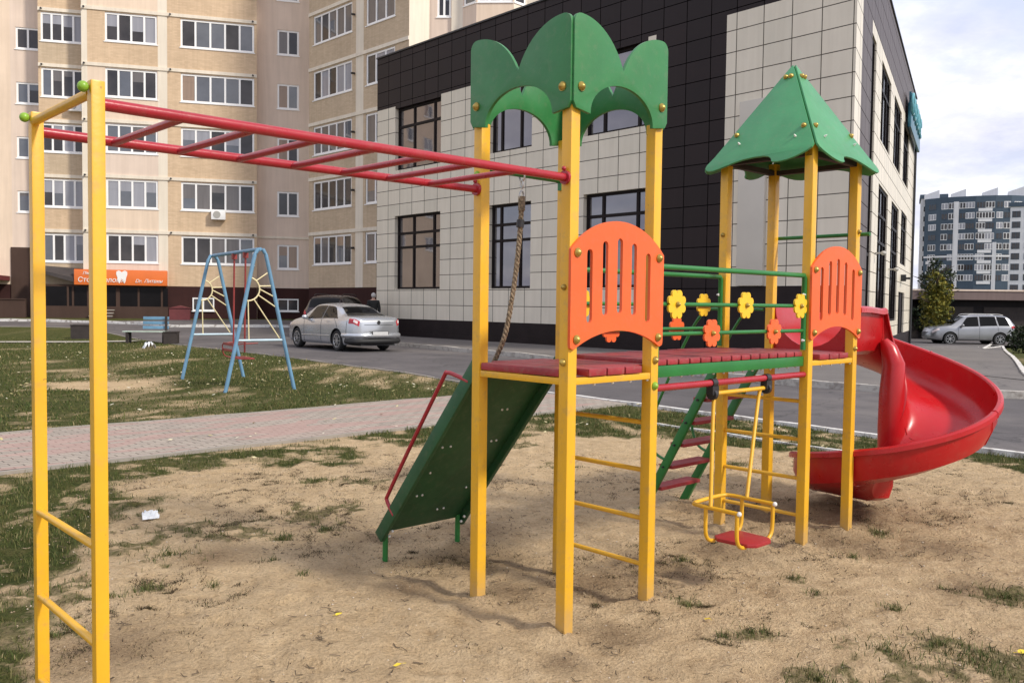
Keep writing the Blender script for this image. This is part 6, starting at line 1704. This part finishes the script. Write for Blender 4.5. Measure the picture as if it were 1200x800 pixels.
# ------------------------------------------------------------------ benches, bins and litter on the far lawn
bp_ = gnd(180, 402)
ben = thing('park_bench', 'weathered blue park bench with pale seat edge by the road', 'bench', tuple(bp_), R(8))
se = MB()
for k in range(3): se.span((-0.95, -0.40 + k * 0.14, 0.40), (0.52, -0.28 + k * 0.14, 0.435))
se.build('seat', M['pale_wood'], ben, bevel=0.006)
bk = MB()
for k in range(3): bk.span((-0.38, 0.06 + k * 0.03, 0.50 + k * 0.165), (0.50, 0.09 + k * 0.03, 0.61 + k * 0.165))
bk.build('backrest', M['blue_paint'], ben, bevel=0.006)
for x in (-0.8, 0.42):
    MB().span((x - 0.04, -0.38, -0.05), (x + 0.04, -0.30, 0.40)).span((x - 0.04, 0.0, -0.05), (x + 0.04, 0.06, 0.40 if x < 0 else 0.95)).span((x - 0.04, -0.3, 0.33), (x + 0.04, 0.0, 0.40)).build('leg', M['dark_wood'], ben)
for px, py, lab, w, hh in ((99, 397, 'dark wooden litter box beyond the near monkey bar posts', 0.42, 0.50), (201, 403, 'dark concrete litter bin at the end of the blue bench', 0.22, 0.40)):
    q = gnd(px, py)
    b_ = thing('litter_bin', lab, 'bin', tuple(q), R(12))
    r_ = MB(); 
    for (x0, y0, x1, y1) in ((-w, -0.25, w, -0.21), (-w, 0.21, w, 0.25), (-w, -0.208, -w + 0.04, 0.208), (w - 0.04, -0.208, w, 0.208)): r_.span((x0, y0, -0.05), (x1, y1, hh))
    r_.span((-w + 0.042, -0.208, 0.02), (w - 0.042, 0.208, 0.06)); r_.build('box', M['dark_wood'], b_, smooth=False)
    MB().span((-w - 0.02, -0.27, hh + 0.002), (w + 0.02, -0.17, hh + 0.04)).span((-w - 0.02, 0.17, hh + 0.002), (w + 0.02, 0.27, hh + 0.04)).build('rim', M['dark_wood'], b_, smooth=False)
def crumple(px, py, w, h, name, label, cat, mat):
    q = gnd(px, py); n = 9; V = []
    for i in range(n):
        for k in range(n):
            V.append(((i / (n - 1) - 0.5) * w + random.uniform(-1, 1) * w * 0.05, (k / (n - 1) - 0.5) * w * 0.8 + random.uniform(-1, 1) * w * 0.05, h * (0.15 + random.random()) * math.sin(math.pi * i / (n - 1)) ** 0.4))
    o = MB().add(V, [(i * n + k, i * n + k + 1, (i + 1) * n + k + 1, (i + 1) * n + k) for i in range(n - 1) for k in range(n - 1)]).build(name, M[mat], None, angle=25)
    z = float(ground_z(q.x, q.y) + relief(np.array([q.x]), np.array([q.y]))[0]); o.location = (q.x, q.y, z + 0.005); o.rotation_euler = (0, 0, random.uniform(0, 3)); tag(o, label, cat); return o
crumple(176, 606, 0.13, 0.045, 'crumpled_bag', 'crumpled white plastic bag on the turf edge behind the monkey bars', 'litter', 'litter_white')
crumple(175, 408, 0.36, 0.20, 'white_sack', 'white sack lying on the lawn under the blue bench', 'litter', 'litter_white')
def leaf(px, py, r, lab):
    q = gnd(px, py); z = float(ground_z(q.x, q.y) + relief(np.array([q.x]), np.array([q.y]))[0]) + 0.012
    out = [(1, 0, 0.1), (0.5, 0.42, 0.0), (-0.2, 0.52, 0.15), (-0.8, 0.3, 0.25), (-1, 0, 0.1), (-0.8, -0.35, 0.0), (-0.1, -0.5, 0.2), (0.5, -0.36, 0.05)]
    mb = MB().add([(x * r, y * r, zz * r) for x, y, zz in out] + [(0, 0, 0)], [(8, i, (i + 1) % 8) for i in range(8)]); mb.tube([(-r, 0, r * .1), (-r * 1.7, r * .1, 0.0)], 0.001, 5)
    o = mb.build('fallen_leaf', M['leaf_yellow'], None); o.location = (q.x, q.y, z); o.rotation_euler = (random.uniform(-.3, .3), random.uniform(-.3, .3), random.uniform(0, 6)); tag(o, lab, 'leaf', 'yellow leaves lying on the sand')
leaf(397, 725, 0.018, 'small yellow leaf on bare sand left of the front tower post'); leaf(466, 784, 0.022, 'bright yellow leaf at the bottom of the sand below the ramp'); leaf(829, 728, 0.022, 'yellow leaf right of the crown tower near a grass tuft'); leaf(1199, 762, 0.028, 'yellow leaf at the right edge among grass tufts')

# ------------------------------------------------------------------ sky, sun, camera
world = bpy.data.worlds.new('World'); sc.world = world; world.use_nodes = True
nt = world.node_tree; bg = nt.nodes['Background']
SUN_EL, SUN_AZ = R(40), R(123)                  # azimuth clockwise from +Y
sky = N(nt, 'ShaderNodeTexSky', sky_type='NISHITA'); sky.sun_disc = False; sky.sun_elevation = SUN_EL; sky.sun_rotation = SUN_AZ
tc = N(nt, 'ShaderNodeTexCoord'); sp = N(nt, 'ShaderNodeSeparateXYZ'); nt.links.new(tc.outputs['Generated'], sp.inputs[0])
dz = N(nt, 'ShaderNodeMath', operation='ADD'); dz.inputs[1].default_value = 0.22; nt.links.new(sp.outputs['Z'], dz.inputs[0])
mx_ = N(nt, 'ShaderNodeMath', operation='MAXIMUM'); mx_.inputs[1].default_value = 0.05; nt.links.new(dz.outputs[0], mx_.inputs[0])
cb = N(nt, 'ShaderNodeCombineXYZ')
for k in ('X', 'Y'):
    d_ = N(nt, 'ShaderNodeMath', operation='DIVIDE'); nt.links.new(sp.outputs[k], d_.inputs[0]); nt.links.new(mx_.outputs[0], d_.inputs[1]); nt.links.new(d_.outputs[0], cb.inputs[k])
f1_ = noise(nt, cb.outputs[0], 1.1, 8, 0.58); f2_ = noise(nt, cb.outputs[0], 2.4, 6, 0.6)
cover = ramp(nt, f1_, [(0.38, (0.1, 0.1, 0.1)), (0.52, (0.8, 0.8, 0.8)), (0.62, (1, 1, 1))])
cloud = ramp(nt, f2_, [(0.34, (3.9, 4.0, 4.9)), (0.52, (5.4, 5.4, 6.0)), (0.66, (7.6, 7.5, 7.7))])
sky_col = mix(nt, 0.55, sky.outputs['Color'], (5.0, 5.2, 6.6))
nt.links.new(mix(nt, cover, sky_col, cloud), bg.inputs['Color']); bg.inputs['Strength'].default_value = 0.146
sl_ = bpy.data.lights.new('sun', 'SUN'); sl_.energy = 2.7; sl_.angle = R(6); sl_.color = (1.0, 0.93, 0.82)
so_ = bpy.data.objects.new('sun', sl_); COL.objects.link(so_)
dirv = Vector((math.sin(SUN_AZ) * math.cos(SUN_EL), math.cos(SUN_AZ) * math.cos(SUN_EL), math.sin(SUN_EL)))
so_.rotation_euler = dirv.to_track_quat('Z', 'Y').to_euler(); so_.location = (30, -20, 40)

cam = bpy.data.cameras.new('camera'); co = bpy.data.objects.new('camera', cam); COL.objects.link(co)
cam.sensor_fit = 'HORIZONTAL'; cam.sensor_width = 36; cam.lens = F_PX / 1200 * 36; cam.clip_start = 0.05; cam.clip_end = 3000
Xh, U_, Fw = Vector((1, 0, 0)), Vector((0, math.sin(PITCH), math.cos(PITCH))), Vector((0, math.cos(PITCH), -math.sin(PITCH)))
cr, sr = math.cos(ROLL), math.sin(ROLL)
Rv, Uv = Xh * cr + U_ * sr, U_ * cr - Xh * sr
mw = Matrix((Rv, Uv, -Fw)).transposed().to_4x4(); mw.translation = (0, 0, CAMH)
co.matrix_world = mw; sc.camera = co
sc.view_settings.view_transform = 'Standard'; sc.view_settings.look = 'None'; sc.view_settings.exposure = 0.36; sc.view_settings.gamma = 1.0
sc.view_settings.use_curve_mapping = False
